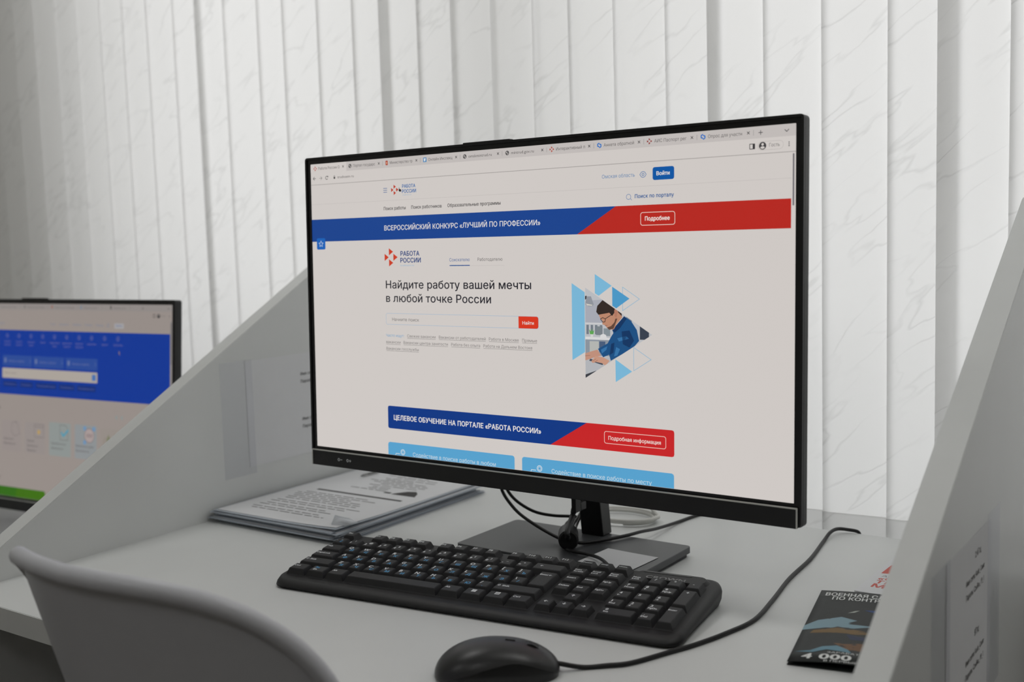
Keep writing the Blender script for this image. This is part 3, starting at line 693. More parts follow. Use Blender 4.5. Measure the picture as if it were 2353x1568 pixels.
# profile along the depth (y, z) of the body: round front lip, deck, back
def body_ring(y0, y1, x0, x1, z, r): return [(a, b_, z) for a, b_ in rrect(x0, x1, y0, y1, r, 6)]
lv = [(BYF+.006, BYB-.004, BXL+.004, BXR-.004, -.0125, .012), (BYF+.0015, BYB-.001, BXL+.001, BXR-.001, -.0085, .016), (BYF, BYB, BXL, BXR, -.005, .0175), (BYF+.002, BYB-.0006, BXL+.0005, BXR-.0005, -.0022, .0172), (BYF+.0065, BYB-.002, BXL+.0020, BXR-.0024, .0006, .015), (BYF+.0105, BYB-.004, BXL+.0045, BXR-.006, .0012, .012)]
rings = [body_ring(*a) for a in lv]; n = len(rings[0]); vs = []
for k, R_ in enumerate(rings):
    for x, y, z in R_:
        q = KT @ Vector((x, y, z))
        if k == 0: q.z = .0004 + max(0, (y - 0))*.0          # flat underside on the desk
        if k == 1: q.z = .004 + y*.03
        vs.append(tuple(q))
fs = [(k*n+i, k*n+(i+1) % n, (k+1)*n+(i+1) % n, (k+1)*n+i) for k in range(len(rings)-1) for i in range(n)]
fs += [list(range(n))[::-1], list(range((len(rings)-1)*n, len(rings)*n))]
mb.add(vs, fs, M_KBODY, False)
me = mb.mesh('body')
for p_ in me.polygons: p_.use_smooth = len(p_.vertices) == 4
link('body', me, kb)
mb = MB()                                    # key wells around the blocks
for x0, x1, y0, y1 in ((0, 15, 0, 5), (0, 15, 5.1, 6.1), (15.25, 18.25, 1.98, 6.1), (15.25, 18.25, 0, 1), (16.25, 17.25, 1, 2), (18.5, 22.5, 0, 5)):
    mb.add([(KU*a, KU*c, .00135) for a, c in ((x0-.06, y0-.07), (x1+.06, y0-.07), (x1+.06, y1+.05), (x0-.06, y1+.05))], [(0, 1, 2, 3)], M_KBODY)
mb.build('key_well', kb, KT)
KEYMESH = {}
def keycap(w, d, h):
    key = (round(w, 3), round(d, 3), h)
    if key in KEYMESH: return KEYMESH[key]
    a, b_ = w*KU/2 - .0005, d*KU/2 - .0005
    R3 = [(-a, a, -b_, b_, 0), (-a+.0006, a-.0006, -b_+.0010, b_-.0003, .0012), (-a+.0030, a-.0030, -b_+.0036, b_-.0016, h-.0006), (-a+.0037, a-.0037, -b_+.0043, b_-.0023, h)]
    mb = MB(); v = []
    for x0, x1, y0, y1, z in R3: v += [(x0, y0, z), (x1, y0, z), (x1, y1, z), (x0, y1, z)]
    mb.add(v, [(4*k+i, 4*k+(i+1) % 4, 4*k+4+(i+1) % 4, 4*k+4+i) for k in range(3) for i in range(4)] + [(12, 13, 14, 15)], M_KEY)
    KEYMESH[key] = mb.mesh('key'); return KEYMESH[key]
def key(x, y, w, d, legs, h=KH):
    """legs: list of (string, dx, dy, cap, ink); offsets from the key centre in key units"""
    o = link('key', keycap(w, d, h), kb)
    o.matrix_local = KT @ Matrix.Translation(((x + w/2)*KU, (y + d/2)*KU, .0008))
    if legs:
        mb = MB()
        for s_, dx, dy, cap, ink in legs:
            put_text(mb, s_, ink, lambda a, b_: (a, b_, h + .00012), dx*KU, dy*KU, cap*KU, bold=.02)
        if mb.f: mb.build('legend', o)
    return o
WI, BI = M_WHITEINK, M_BLUEINK
def std(c, r=None):
    L_ = [(c, -.25, .06, .24, WI)]
    if r: L_.append((r, .0, -.24, .22, BI))
    return L_
def word(s_, w=1.0, cap=.15): return [(s_, -w/2 + .26, .05, cap, WI)]
def two(a, b_): return [(a, -.26, .10, .13, WI), (b_, -.26, -.10, .13, WI)]
FR = 5.12
key(0, FR, 1, .92, word('Esc'))
for g, x in enumerate((2, 6.5, 11)):
    for k in range(4): key(x + k, FR, 1, .92, word('F%d' % (g*4 + k + 1), 1, .17))
for k, s_ in enumerate(('Power', 'Sleep', 'Wake')): key(15.25 + k, FR, 1, .92, word(s_, 1, .13))
sh = '~!@#$%^&*()_+'; nm = '`1234567890-='
for k in range(13): key(k, 4, 1, 1, [(nm[k], -.24, -.16, .19, WI), (sh[k], -.02, .06, .16, WI)] + ([('Ё', .06, -.2, .16, BI)] if k == 0 else []))
key(13, 4, 2, 1, [('←', -.5, .0, .16, WI)])
key(0, 3, 1.5, 1, word('Tab', 1.5))
for k, (a, r) in enumerate(zip('QWERTYUIOP[]', 'ЙЦУКЕНГШЩЗХЪ')): key(1.5 + k, 3, 1, 1, std(a, r))
key(0, 2, 1.75, 1, word('CapsLock', 1.75))
for k, (a, r) in enumerate(zip("ASDFGHJKL;'\\", 'ФЫВАПРОЛДЖЭ/')): key(1.75 + k, 2, 1, 1, std(a, r))
key(13.75, 2, 1.25, 2, [('Enter', -.36, .46, .15, WI), ('←', .14, .46, .15, WI)])
key(0, 1, 2.25, 1, word('⇧ Shift', 2.25))
for k, (a, r) in enumerate(zip('ZXCVBNM,./', 'ЯЧСМИТЬБЮ.')): key(2.25 + k, 1, 1, 1, std(a, r))
key(12.25, 1, 2.75, 1, word('⇧ Shift', 2.75))
for k, s_ in enumerate(('Ctrl', 'Fn', 'Alt')):
    o = key(1.3*k, 0, 1.3, 1, word(s_, 1.3) if s_ != 'Fn' else [('Ru', -.28, .10, .17, BI), ('En', -.28, -.14, .17, WI)])
key(3.9, 0, 5.85, 1, None)
for k, s_ in enumerate(('Alt', 'Win', 'Menu', 'Ctrl')):
    o = key(9.75 + 1.3125*k, 0, 1.3125, 1, word(s_, 1.3) if s_ in ('Alt', 'Ctrl') else [])
    if s_ in ('Win', 'Menu'):
        mb = MB(); q = .13*KU
        if s_ == 'Win':
            for sx in (-1, 1):
                for sy in (-1, 1): mb.box(sx*q*.52 - q*.46, sx*q*.52 + q*.46, .002 + sy*q*.52 - q*.46, .002 + sy*q*.52 + q*.46, KH, KH + .00015, WI)
        else:
            mb.box(-q, q, .001, .001 + 2*q, KH, KH + .00012, WI)
            for j in range(3): mb.box(-q*.7, q*.7, .001 + q*(.35 + .5*j), .001 + q*(.5 + .5*j), KH, KH + .00022, M_KEY)
        mb.build('legend', o)
for k, (a, b_) in enumerate((('Print', 'Screen'), ('Scroll', 'Lock'), ('Pause', 'Break'))): key(15.25 + k, 4, 1, 1, two(a, b_))
for k, s_ in enumerate(('Insert', 'Home', 'PgUp')): key(15.25 + k, 3, 1, 1, word(s_, 1, .14))
for k, s_ in enumerate(('Delete', 'End', 'PgDn')): key(15.25 + k, 2, 1, 1, word(s_, 1, .14))
key(16.25, 1, 1, 1, [('↑', -.08, .0, .2, WI)])
for k, s_ in enumerate('←↓→'): key(15.25 + k, 0, 1, 1, [(s_, -.1, .02, .2, WI)])
for k, s_ in enumerate(('Num', '/', '*', '-')): key(18.5 + k, 4, 1, 1, two('Num', 'Lock') if k == 0 else [(s_, -.1, .04, .2, WI)])
for y, row in ((3, '789'), (2, '456'), (1, '123')):
    sub = {'7': 'Home', '8': '↑', '9': 'PgUp', '4': '←', '5': '', '6': '→', '1': 'End', '2': '↓', '3': 'PgDn'}
    for k, c in enumerate(row): key(18.5 + k, y, 1, 1, [(c, -.2, .06, .2, WI)] + ([(sub[c], -.24, -.16, .14, WI)] if sub[c] else []))
key(21.5, 2, 1, 2, [('+', -.1, .5, .2, WI)]); key(21.5, 0, 1, 2, [('Enter', -.26, .46, .13, WI)])
key(18.5, 0, 2, 1, [('0', -.6, .08, .19, WI), ('Ins', -.62, -.14, .15, WI)]); key(20.5, 0, 1, 1, [('.', -.16, .12, .2, WI), ('Del', -.24, -.1, .15, WI)])
mb = MB()                                    # raised panel behind the number pad
pa_, pb_ = rrect(18.42*KU, 22.45*KU, 5.06*KU, 6.12*KU, .009), rrect(18.52*KU, 22.22*KU, 5.14*KU, 6.04*KU, .008); n = len(pa_)
mb.add([(x, y, .0004) for x, y in pa_] + [(x, y, .0040) for x, y in pb_], [(k, (k+1) % n, n+(k+1) % n, n+k) for k in range(n)] + [list(range(n, 2*n))], M_KBODY); lgp = mb.build('logo_panel', kb, KT)
mb = MB(); put_text(mb, 'CROWN', M_LOGO, lambda a, b_: (a, b_, .0042), 19.15*KU, 5.16*KU, .30*KU, x1=21.25*KU, bold=.03); mb.build('brand_print', lgp, KT)
mb = MB(); mb.prism(rrect(18.8*KU, 21.4*KU, 5.86*KU, 6.02*KU, .0012), .0030, .0043, M_BEZEL, 'z'); ls = mb.build('indicator_strip', lgp, KT)

# ================================================================== MOUSE
mz = thing('computer_mouse', 'black wired mouse in front of the keyboard', 'mouse', (-.5330, .7325, DZ), math.radians(34))
ML, MW, MH = .0530, .0310, .0292
def mouse_pt(u, th, k=1.0):
    s_ = max(0.0, 1 - abs(u)**2.5)**.5
    h = MH*(.06 + .94*max(0.0, 1 - (abs(u + .05)/(.955 if u < -.05 else 1.06))**2.0)**.56)
    wd = MW*s_**.72*(1 - .06*u)
    waist = 1 - .05*math.exp(-((u-.1)/.4)**2)
    c, sn = math.cos(th), math.sin(th)
    return (ML*u*k, wd*waist*math.copysign(abs(c)**.85, c)*k, .001 + h*abs(sn)**.82*k)
def mouse_grid(name, m, th0, k, nu=28, nt=20):
    mb = MB(); v = []
    for i in range(nu+1):
        u = -math.cos(math.pi*i/nu)*.995
        a = th0(u)
        for j in range(nt+1): v.append(mouse_pt(u, a + (math.pi - 2*a)*j/nt, k))
    mb.add(v, [(i*(nt+1)+j, i*(nt+1)+j+1, (i+1)*(nt+1)+j+1, (i+1)*(nt+1)+j) for i in range(nu) for j in range(nt)], m, True)
    if th0(0) == 0:
        mb.add([mouse_pt(-math.cos(math.pi*i/nu)*.995, t_, k) for i in range(nu+1) for t_ in (0, math.pi)], [(2*i, 2*i+2, 2*i+3, 2*i+1) for i in range(nu)], m)
    return mb.build(name, mz)
mouse_grid('lower_body', M_MOUSE2, lambda u: 0.0, .985)
mouse_grid('top_shell', M_MOUSE, lambda u: .34 + .24*math.exp(-((u-.35)/.42)**2) - .30*max(0, -u-.2), 1.0)
mb = MB(); n = 20
v = [(.027 + .0105*math.cos(2*math.pi*k/n), y, .0160 + .0105*math.sin(2*math.pi*k/n)) for y in (-.0035, .0035) for k in range(n)]
mb.add(v, [(k, (k+1) % n, n+(k+1) % n, n+k) for k in range(n)] + [list(range(n))[::-1], list(range(n, 2*n))], M_CABLE, False); mb.build('scroll_wheel', mz)
mb = MB(); mb.tube([Vector(mouse_pt(u, math.pi/2, 1.006)) for u in (.30, .26, .22, .18, .14)], .0007, M_BEZEL, 6); mb.build('button_seam', mz)

def W3(p): return Vector((p[0], p[1], p[2] + DZ))
def cable(name, label, pts, r, m, n=5, cat='cable', group=None):
    P = smooth_path([W3(p) for p in pts], n); mb = MB(); c = P[0].copy(); c.z = DZ
    mb.tube([p - P[0] for p in P], r, m, 10)
    return tag(mb.build(name, loc=P[0]), label, cat, group)
mtip = Matrix.Translation((-.5330, .7325, 0)) @ Matrix.Rotation(math.radians(34), 4, 'Z') @ Vector((.050, 0, .008))
pts = [mtip] + [onz(u, v, .0022) for u, v in ((1340, 1534), (1395, 1530), (1450, 1524), (1535, 1500), (1600, 1481), (1670, 1455), (1733, 1425), (1775, 1380), (1815, 1329), (1862, 1285), (1892, 1245))]
pts += [onz(1908, 1224, .006), ony(1925, 1216, 1.285), ony(1950, 1218, 1.296), ony(1970, 1222, 1.3015), ony(1976, 1229, 1.3025)]
cable('mouse_cable', 'thin black mouse cable running over the white desk to its back edge', pts, .0021, M_CABLE)

# ================================================================== CABLES UNDER THE MONITOR
pa = [ony(1150, 1108, 1.075), ony(1154, 1128, 1.075), ony(1168, 1152, 1.073), ony(1195, 1182, 1.07), ony(1240, 1213, 1.065), ony(1280, 1235, 1.06), ony(1300, 1242, 1.058)]
cable('power_cable', 'thin black cable hanging from behind the large monitor down to the ferrite bead', pa, .0020, M_CABLE)
pb = [ony(1160, 1108, 1.085), ony(1168, 1130, 1.085), ony(1190, 1154, 1.09), ony(1228, 1176, 1.10), ony(1270, 1185, 1.11), ony(1312, 1187, 1.125), ony(1342, 1191, 1.14), ony(1360, 1196, 1.15)]
cable('signal_cable', 'thin black cable looping sideways behind the monitor neck', pb, .0019, M_CABLE)
bead_c = onz(1306, 1234, .0245)
vc = thing('video_cable', 'short thick black cable with plug and ferrite bead hanging behind the monitor', 'cable', W3(bead_c))
ax = (CAM - bead_c); ax.z = 0; ax.normalize()
mb = MB(); a0 = -.012; prof = [(-.016, .004), (-.016, .0095), (-.0145, .0115), (.0145, .0115), (.016, .0095), (.016, .005)]
n = 20; sx = ax.cross(Vector((0, 0, 1)))
v = [ax*a + sx*(r*math.cos(2*math.pi*k/n)) + Vector((0, 0, r*math.sin(2*math.pi*k/n))) for a, r in prof for k in range(n)]
mb.add(v, [(i*n+k, i*n+(k+1) % n, (i+1)*n+(k+1) % n, (i+1)*n+k) for i in range(len(prof)-1) for k in range(n)] + [list(range(n))[::-1], list(range((len(prof)-1)*n, len(prof)*n))], M_CABLE, False)
mb.build('ferrite_bead', vc)
plug_y = 1.062
pp = [bead_c + ax*.017 + Vector((0, 0, .002)), ony(1303, 1226, plug_y-.03), ony(1309, 1205, plug_y-.012), ony(1316, 1186, plug_y), ony(1319, 1170, plug_y)]
mb = MB(); mb.tube([p - bead_c for p in smooth_path(pp, 5)], .0034, M_CABLE, 10); mb.build('cord', vc)
def plug(name, u0, u1, v0, v1, y, dy, m):
    a = ony((u0+u1)/2, v0, y); b_ = ony((u0+u1)/2, v1, y); w = abs((ony(u1, v0, y) - ony(u0, v0, y)).length)*.62
    mb = MB(); mb.box(-w/2, w/2, -dy/2, dy/2, b_.z - bead_c.z, a.z - bead_c.z, m)
    for q in mb.v: pass
    return mb.build(name, vc, Matrix.Translation((a.x - bead_c.x, y - bead_c.y, 0)), bevel=.0008)
plug('plug', 1315, 1331, 1128, 1177, plug_y, .012, M_CABLE)
plug('plug_body', 1329, 1344, 1153, 1171, plug_y + .012, .012, M_BLACK)
pk = [bead_c - ax*.014 + Vector((0, 0, -.006)), onz(1294, 1252, .0155), onz(1312, 1266, .0152), onz(1345, 1273, .0152), onz(1375, 1282, .0165), onz(1393, 1295, .019), onz(1402, 1308, .018)]
cable('keyboard_cable', 'thin black cable running from the back of the keyboard over the graphite base', pk, .0019, M_CABLE)
pr_ = [bead_c - ax*.012 + Vector((0, 0, -.004)), onz(1332, 1248, .0155), onz(1380, 1243, .0150), onz(1440, 1231, .0150), onz(1475, 1222, .0142), onz(1510, 1215, .008), onz(1555, 1201, .0026), onz(1600, 1185, .0022), onz(1650, 1172, .0022)]
cable('extension_cable', 'thin black cable leaving the base plate towards the desk back edge', pr_, .0020, M_CABLE)
cc = onz(1432, 1190, .003)
wp = []
for k in range(46):
    a = 2*math.pi*k/20 - 1.2; r = .036 + .0022*(k/20); wp.append(cc + Vector((r*1.15*math.cos(a), r*.82*math.sin(a), .0006 + .0021*(k//20 + (k % 20)/20))))
wp += [wp[-1] + Vector((-.02, .012, .01)), wp[-1] + Vector((-.035, .018, .04)), wp[-1] + Vector((-.03, .01, .09))]
cable('white_cable', 'white cable coiled on the desk behind the monitor neck', wp, .0024, M_WCABLE, 2)
gp = [onz(1297, 1222, .014), ony(1299, 1208, 1.11), ony(1308, 1198, 1.115), ony(1322, 1195, 1.118), ony(1336, 1189, 1.12), ony(1334, 1180, 1.12), ony(1328, 1190, 1.116), ony(1318, 1206, 1.11), onz(1315, 1221, .0145)]
cable('grey_cable', 'grey looped cable standing on the base plate beside the neck', gp, .0018, M_GCABLE)
gp2 = [ony(1340, 1165, 1.118), ony(1338, 1176, 1.116), ony(1332, 1192, 1.112), ony(1325, 1208, 1.108), onz(1321, 1222, .0150)]
cable('flat_grey_cable', 'pale grey flat cable hanging from the smaller plug beside the neck', gp2, .0015, M_GCABLE)

# label stuck on the base (its code is left out)
c = [onz(u, v, .0122) for u, v in ((1378, 1263), (1517, 1289), (1478, 1312), (1313, 1285))]
cen = (c[0] + c[1] + c[2] + c[3])/4
ex = (c[1] - c[0]).normalized(); ey = Vector((-ex.y, ex.x, 0))
mb = MB(); hw_, hh_ = .033, .030
g = [(cen + ex*(a*hw_) + ey*(b_*hh_)) - cen for b_ in (-1, 0, 1) for a in (-1, 0, 1)]
g = [q + Vector((0, 0, .0004 if abs(i % 3 - 1) else .0002)) for i, q in enumerate(g)]
mb.add(g + [q - Vector((0, 0, .00022)) for q in g], [(0, 1, 4, 3), (1, 2, 5, 4), (3, 4, 7, 6), (4, 5, 8, 7), (9, 12, 13, 10), (10, 13, 14, 11), (12, 15, 16, 13), (13, 16, 17, 14)], M_PAPER)
tag(mb.build('paper_label', loc=W3(cen)), 'small blank white paper label lying on the graphite monitor base', 'label')

# ================================================================== PAPER STACK BY THE PARTITION
def sheet(mb, w, d, t, z0, m, curl=0.0, nx=8, ny=8, cc=(1, -1)):
    v = []
    for s_ in (0, 1):
        for j in range(ny+1):
            for i in range(nx+1):
                x = -w/2 + w*i/nx; y = -d/2 + d*j/ny
                q = max(0, (x*cc[0]/(w/2) + y*cc[1]/(d/2))/2 - .55)
                v.append((x, y, z0 + t*s_ + curl*q*q))
    k = (nx+1)*(ny+1)
    f = [(a, a+1, a+nx+2, a+nx+1) for j in range(ny) for i in range(nx) for a in [j*(nx+1)+i]]
    f = [q[::-1] for q in f] + [tuple(k+a for a in q) for q in f]
    for i in range(nx): f += [(i, i+1, k+i+1, k+i), (ny*(nx+1)+i+1, ny*(nx+1)+i, k+ny*(nx+1)+i, k+ny*(nx+1)+i+1)]
    for j in range(ny): a = j*(nx+1); f += [(a+nx+1, a, k+a, k+a+nx+1), (a+nx, a+2*nx+1, k+a+2*nx+1, k+a+nx)]
    mb.add(v, f, m)
PW, PD = .216, .292
NS = 9
ORD = ['lowest', 'second from the bottom', 'third from the bottom', 'fourth from the bottom', 'in the middle', 'fourth from the top', 'third from the top', 'second from the top']
for i in range(NS):
    top = i == NS - 1
    ox, oy, oa = (0, 0, -.004) if top else (random.uniform(-.004, .006), random.uniform(-.006, .006), random.uniform(-.02, .012))
    lab = 'printed sheet in a clear sleeve, topmost of the paper stack by the partition' if top else 'clear plastic paper sleeve, %s of the stack by the partition' % ORD[i]
    sl = thing('document_sleeve', lab, 'document', (-1.046 + ox, 1.108 + oy, DZ + .0004 + i*.00185), oa, 'paper sleeves stacked by the partition')
    cr = .012 if top else .0
    mb = MB(); sheet(mb, PW + .008, PD + .006, .0009, 0, M_SLEEVE, cr); mb.build('sleeve', sl)
    mb = MB(); sheet(mb, PW, PD - .004, .0006, .00092, M_PAPER, cr); pp_ = mb.build('paper', sl)
    if top:
        mb = MB()
        def ln(x0, x1, y, h_, m): mb.add([(x0, y-h_/2, .00165), (x1, y-h_/2, .00165), (x1, y+h_/2, .00165), (x0, y+h_/2, .00165)], [(0, 1, 2, 3)], m)
        rnd = random.Random(3)
        ln(-.07, .086, .005, .0058, M_INKD)
        for y in [.122, .114, .104, .096, .089, .081, .073, .064, .055, .047, .039]:
            x = -.04 + rnd.uniform(-.005, .03)
            end = x + rnd.uniform(.05, .1) if y > .06 else rnd.uniform(-.01, .02)
            while x < end: q = rnd.uniform(.008, .022); ln(x, min(x+q, .095), y, .0028, M_INK); x += q + .003
        for y in [-.012, -.020, -.028, -.036, -.044, -.052, -.064, -.072, -.084, -.092, -.104, -.112]:
            x = -.085 + rnd.uniform(0, .01); end = rnd.uniform(.02, .085)
            while x < end: q = rnd.uniform(.008, .024); ln(x, x+q, y, .0026, M_INK); x += q + .003
        mb.add([(.045, .030, .0017), (.088, .030, .0017), (.080, .046, .0017), (.070, .056, .0017), (.058, .052, .0017), (.05, .04, .0017)], [(0, 1, 2, 3, 4, 5)], M_INKD); ln(.03, .042, .034, .006, M_INKD)
        mb.build('print', pp_)
STK = NS*.00185 + .0006
# curled loose corner of a clear sleeve
mb = MB(); cpos = onz(795, 1212, STK)
v = [(0, 0, 0), (.020, .004, .001), (.026, .022, .002), (.006, .026, .004), (-.004, .012, .010), (.008, .010, .007)]
mb.add(v, [(0, 1, 5), (1, 2, 5), (2, 3, 5), (3, 4, 5), (4, 0, 5)], M_CLEAR, True)
me_ = mb.build('sleeve_corner', loc=W3(Vector((-.955, .972, STK + .0004)))); tag(me_, 'curled torn corner of clear plastic on the front of the paper stack', 'plastic scrap')
so = me_.modifiers.new('thick', 'SOLIDIFY'); so.thickness = .0003
pc = onz(850, 1090, STK + .001)
clip_pts = [pc + Vector((dx, dy, .0008)) for dx, dy in ((-.004, -.012), (-.004, .020), (0, .024), (.004, .020), (.004, -.014), (0, -.018), (-.0022, -.014), (-.0022, .012), (0, .015), (.0022, .012), (.0022, -.006))]
cable('paper_clip', 'grey wire paper clip on the topmost printed sheet', clip_pts, .0007, M_GCABLE, 4, 'paper clip')
# paper on the neighbouring desk
s2 = onz(20, 1205, Z2)
mb = MB(); sheet(mb, .21, .297, .0012, 0, M_PAPER, .006); o = mb.build('paper_sheet', loc=(s2.x - .04, s2.y - .085, DZ + Z2 + .0004), rot=(0, 0, .35)); tag(o, 'loose white paper sheet on the lower desk below the green banner monitor', 'paper')
mb = MB(); sheet(mb, .212, .297, .004, 0, M_SLEEVE, .0, cc=(1, 1)); o = mb.build('plastic_folder', loc=(s2.x + .12, s2.y - .20, DZ + Z2 + .0018), rot=(.0, 0, .6)); tag(o, 'thin bluish plastic folder lying on the lower desk by the partition', 'folder')

# ================================================================== PAPERS TAPED TO THE PARTITIONS
M_TAPE = thin_glass('clear_tape', (.982, .984, .992), .05, .3)
def notice(label, xf, y0, y1, z0, z1, tx, yq, rows, cap):
    t = thing('taped_notice', label, 'notice', (xf + .0003, (y0+y1)/2, DZ + z0))
    yc = (y0+y1)/2
    mb = MB(); mb.box(0, .00025, y0 - yc, y1 - yc, 0, z1 - z0, M_PAPER); pp_ = mb.build('paper', t)
    for a, b_, hz in ((y0 - .045, y0 + .012, .002), (y1 - .012, y1 + .040, .006)):
        mb = MB(); mb.box(.0003, .0004, a - yc, b_ - yc, -.01, z1 - z0 + hz, M_TAPE); mb.build('tape', t)
    for blk in (rows[:3], rows[3:]):
        mb = MB()
        for s_, dy, dz, k in blk:
            put_text(mb, s_, M_INKD, lambda a, b_: (.00034, a - yc, b_ - z0), dy, dz, cap*k, bold=.015)
        mb.build('printed_text', pp_)
    return t
y0, zt_ = 1.034, .2065
rows = []
for k in range(2):
    b_ = zt_ - .012 - k*.066
    rows += [('2.4Ггц' if k == 0 else '5Ггц', y0 + .128, b_ - .003, 1.1), ('Имя сети: Kadr_Centr', y0 + .104, b_ - .020, 1), ('Пароль: CznSko_19_1', y0 + .104, b_ - .031, 1)]
notice('white printed notice taped to the partition beside the paper stack', XL, y0, y0 + .212, .059, zt_, 0, 0, rows, .0042)
y0, zt_ = .868, .107
rows = []
for k in range(2):
    b_ = zt_ - .008 - k*.068
    rows += [('2.4Ггц' if k == 0 else '5Ггц', y0 + .098, b_ - .012, 1.15), ('Имя сети: Kadr_Centr', y0 + .066, b_ - .029, 1.0), ('Пароль: CznSko_19_1', y0 + .066, b_ - .041, 1.0)]
notice('white printed notice with clear tape on the partition beside the brochure', XR, y0, y0 + .160, zt_ - .148, zt_, 0, 0, rows, .0046)

# ================================================================== BROCHURES
b0, b1 = onz(1808, 1529), onz(1888, 1364)
ev = (b1 - b0).normalized(); eu = Vector((ev.y, -ev.x, 0)); BLN = (b1 - b0).length; BWD = .099
ang = math.atan2(eu.y, eu.x)
br = thing('brochure', 'folded dark military brochure with bold white lettering lying by the partition', 'brochure', W3(b0), ang)
def bz(x, y): return .0030 + .0040*math.sin(math.pi*min(1, x/BWD))*(1 - .55*y/BLN)
M_BRO = mat('dark_brochure_card', (27, 31, 29), .5, .25, noise=.35, nscale=38)
def brsheet(name, zf, m, t=.0003):
    mb = MB(); nx, ny = 10, 10; v = []
    for s_ in (0, 1):
        for j in range(ny+1):
            for i in range(nx+1): x, y = BWD*i/nx, BLN*j/ny; v.append((x, y, zf(x, y) + t*s_))
    k = (nx+1)*(ny+1); f = [(a, a+1, a+nx+2, a+nx+1) for j in range(ny) for i in range(nx) for a in [j*(nx+1)+i]]
    f = [q[::-1] for q in f] + [tuple(k+a for a in q) for q in f]
    for i in range(nx): f += [(i, i+1, k+i+1, k+i), (ny*(nx+1)+i+1, ny*(nx+1)+i, k+ny*(nx+1)+i, k+ny*(nx+1)+i+1)]
    for j in range(ny): a = j*(nx+1); f += [(a+nx+1, a, k+a, k+a+nx+1), (a+nx, a+2*nx+1, k+a+2*nx+1, k+a+nx)]
    mb.add(v, f, m, True); return mb.build(name, br)
brsheet('inner_page', lambda x, y: .0004 + .0, M_BRO); cov = brsheet('cover', bz, M_BRO)
mb = MB(); fn = lambda x, y, k=1: (x, y, bz(x, y) + .0003 + .00008*k)
def art(pts, col, k):
    # fan of small strips so the print follows the bowed cover
    m = flat('brochure_%02x%02x%02x' % col, col, .5, .25)
    P = [Vector((a*BWD, b_*BLN)) for a, b_ in pts]; c0 = sum(P, Vector((0, 0)))/len(P)
    for i in range(len(P)):
        a, b_ = P[i], P[(i+1) % len(P)]
        for s_ in range(4):
            p0, p1, q0, q1 = c0.lerp(a, s_/4), c0.lerp(b_, s_/4), c0.lerp(a, (s_+1)/4), c0.lerp(b_, (s_+1)/4)
            mb.add([fn(*p0, k), fn(*q0, k), fn(*q1, k), fn(*p1, k)], [(0, 1, 2, 3)], m)
art([(.0, .40), (.0, .46), (.10, .54), (.30, .60), (.45, .56), (.38, .52), (.62, .50), (.45, .45), (.2, .44)], (126, 156, 168), 1)
art([(.48, .72), (.62, .74), (1.0, .72), (1.0, .66), (.8, .655), (.6, .69)], (34, 66, 120), 1)
art([(.10, .40), (.30, .445), (.50, .43), (.66, .40), (.48, .37), (.25, .375), (.08, .36)], (112, 86, 42), 1)
art([(.40, .36), (.70, .37), (1.0, .30), (1.0, .26), (.7, .28), (.45, .30)], (26, 38, 66), 1)
art([(.32, .24), (.55, .26), (.80, .22), (1.0, .20), (1.0, .14), (.62, .15), (.45, .17)], (104, 70, 36), 1)
art([(.02, .12), (.14, .13), (.24, .19), (.36, .21), (.46, .17), (.50, .13), (.40, .15), (.28, .17), (.18, .115)], (92, 132, 148), 2)
art([(.34, .66), (.40, .70), (.44, .71), (.40, .675)], (170, 176, 168), 1)
art([(.55, .55), (.75, .56), (1.0, .58), (1.0, .40), (.8, .42), (.68, .50)], (22, 26, 28), 1)
M_BW = flat('brochure_white', (214, 216, 214), .5)
def bt(s_, x0, x1, base, cap, bold=.02): put_text(mb, s_, M_BW, lambda a, b_: fn(a, b_, 3), x0*BWD, base*BLN, cap*BLN, x1=x1*BWD, bold=bold)
bt('ВОЕННАЯ СЛУЖБА', .06, .88, .915, .046); bt('ПО КОНТРАКТУ', .14, .82, .855, .046)
bt('ЗАРАБАТЫВАЙ', .30, .74, .112, .016, 0); bt('4 000 000', .10, .84, .038, .058, .02); bt('В ПЕРВЫЙ ГОД', .30, .72, .008, .02, 0)
mb.build('print', cov)
# white leaflet, half hidden by the partition
l0 = onz(1963, 1360); la = math.radians(-1.0)
lf = thing('leaflet', 'white leaflet with a red triangle and red lettering behind the dark brochure', 'leaflet', (l0.x, l0.y, DZ), la)
mb = MB(); mb.box(0, .112, 0, .150, .0003, .0012, M_PAPER); lp = mb.build('paper', lf)
mb = MB(); MR = flat('leaflet_red', (196, 96, 86)); z = .00128
mb.add([(a.x - l0.x, a.y - l0.y, z) for a in (onz(2022, 1320), onz(2060, 1323), onz(2075, 1300), onz(2044, 1302))], [(0, 1, 2, 3)], MR); mb.build('red_triangle', lp); mb = MB()
for s_, u_, v_, k in (('МА', 1999, 1351, .0115), ('ТР', 2007, 1342, .0095), ('«С', 2014, 1334, .0085)):
    q = onz(u_, v_) - l0; put_text(mb, s_, MR, lambda a, b_: (a, b_, z), q.x, q.y, k, bold=.012)
q = onz(2023, 1328) - l0; put_text(mb, 'АК', M_INK, lambda a, b_: (a, b_, z), q.x, q.y, .006)
mb.build('print', lp)

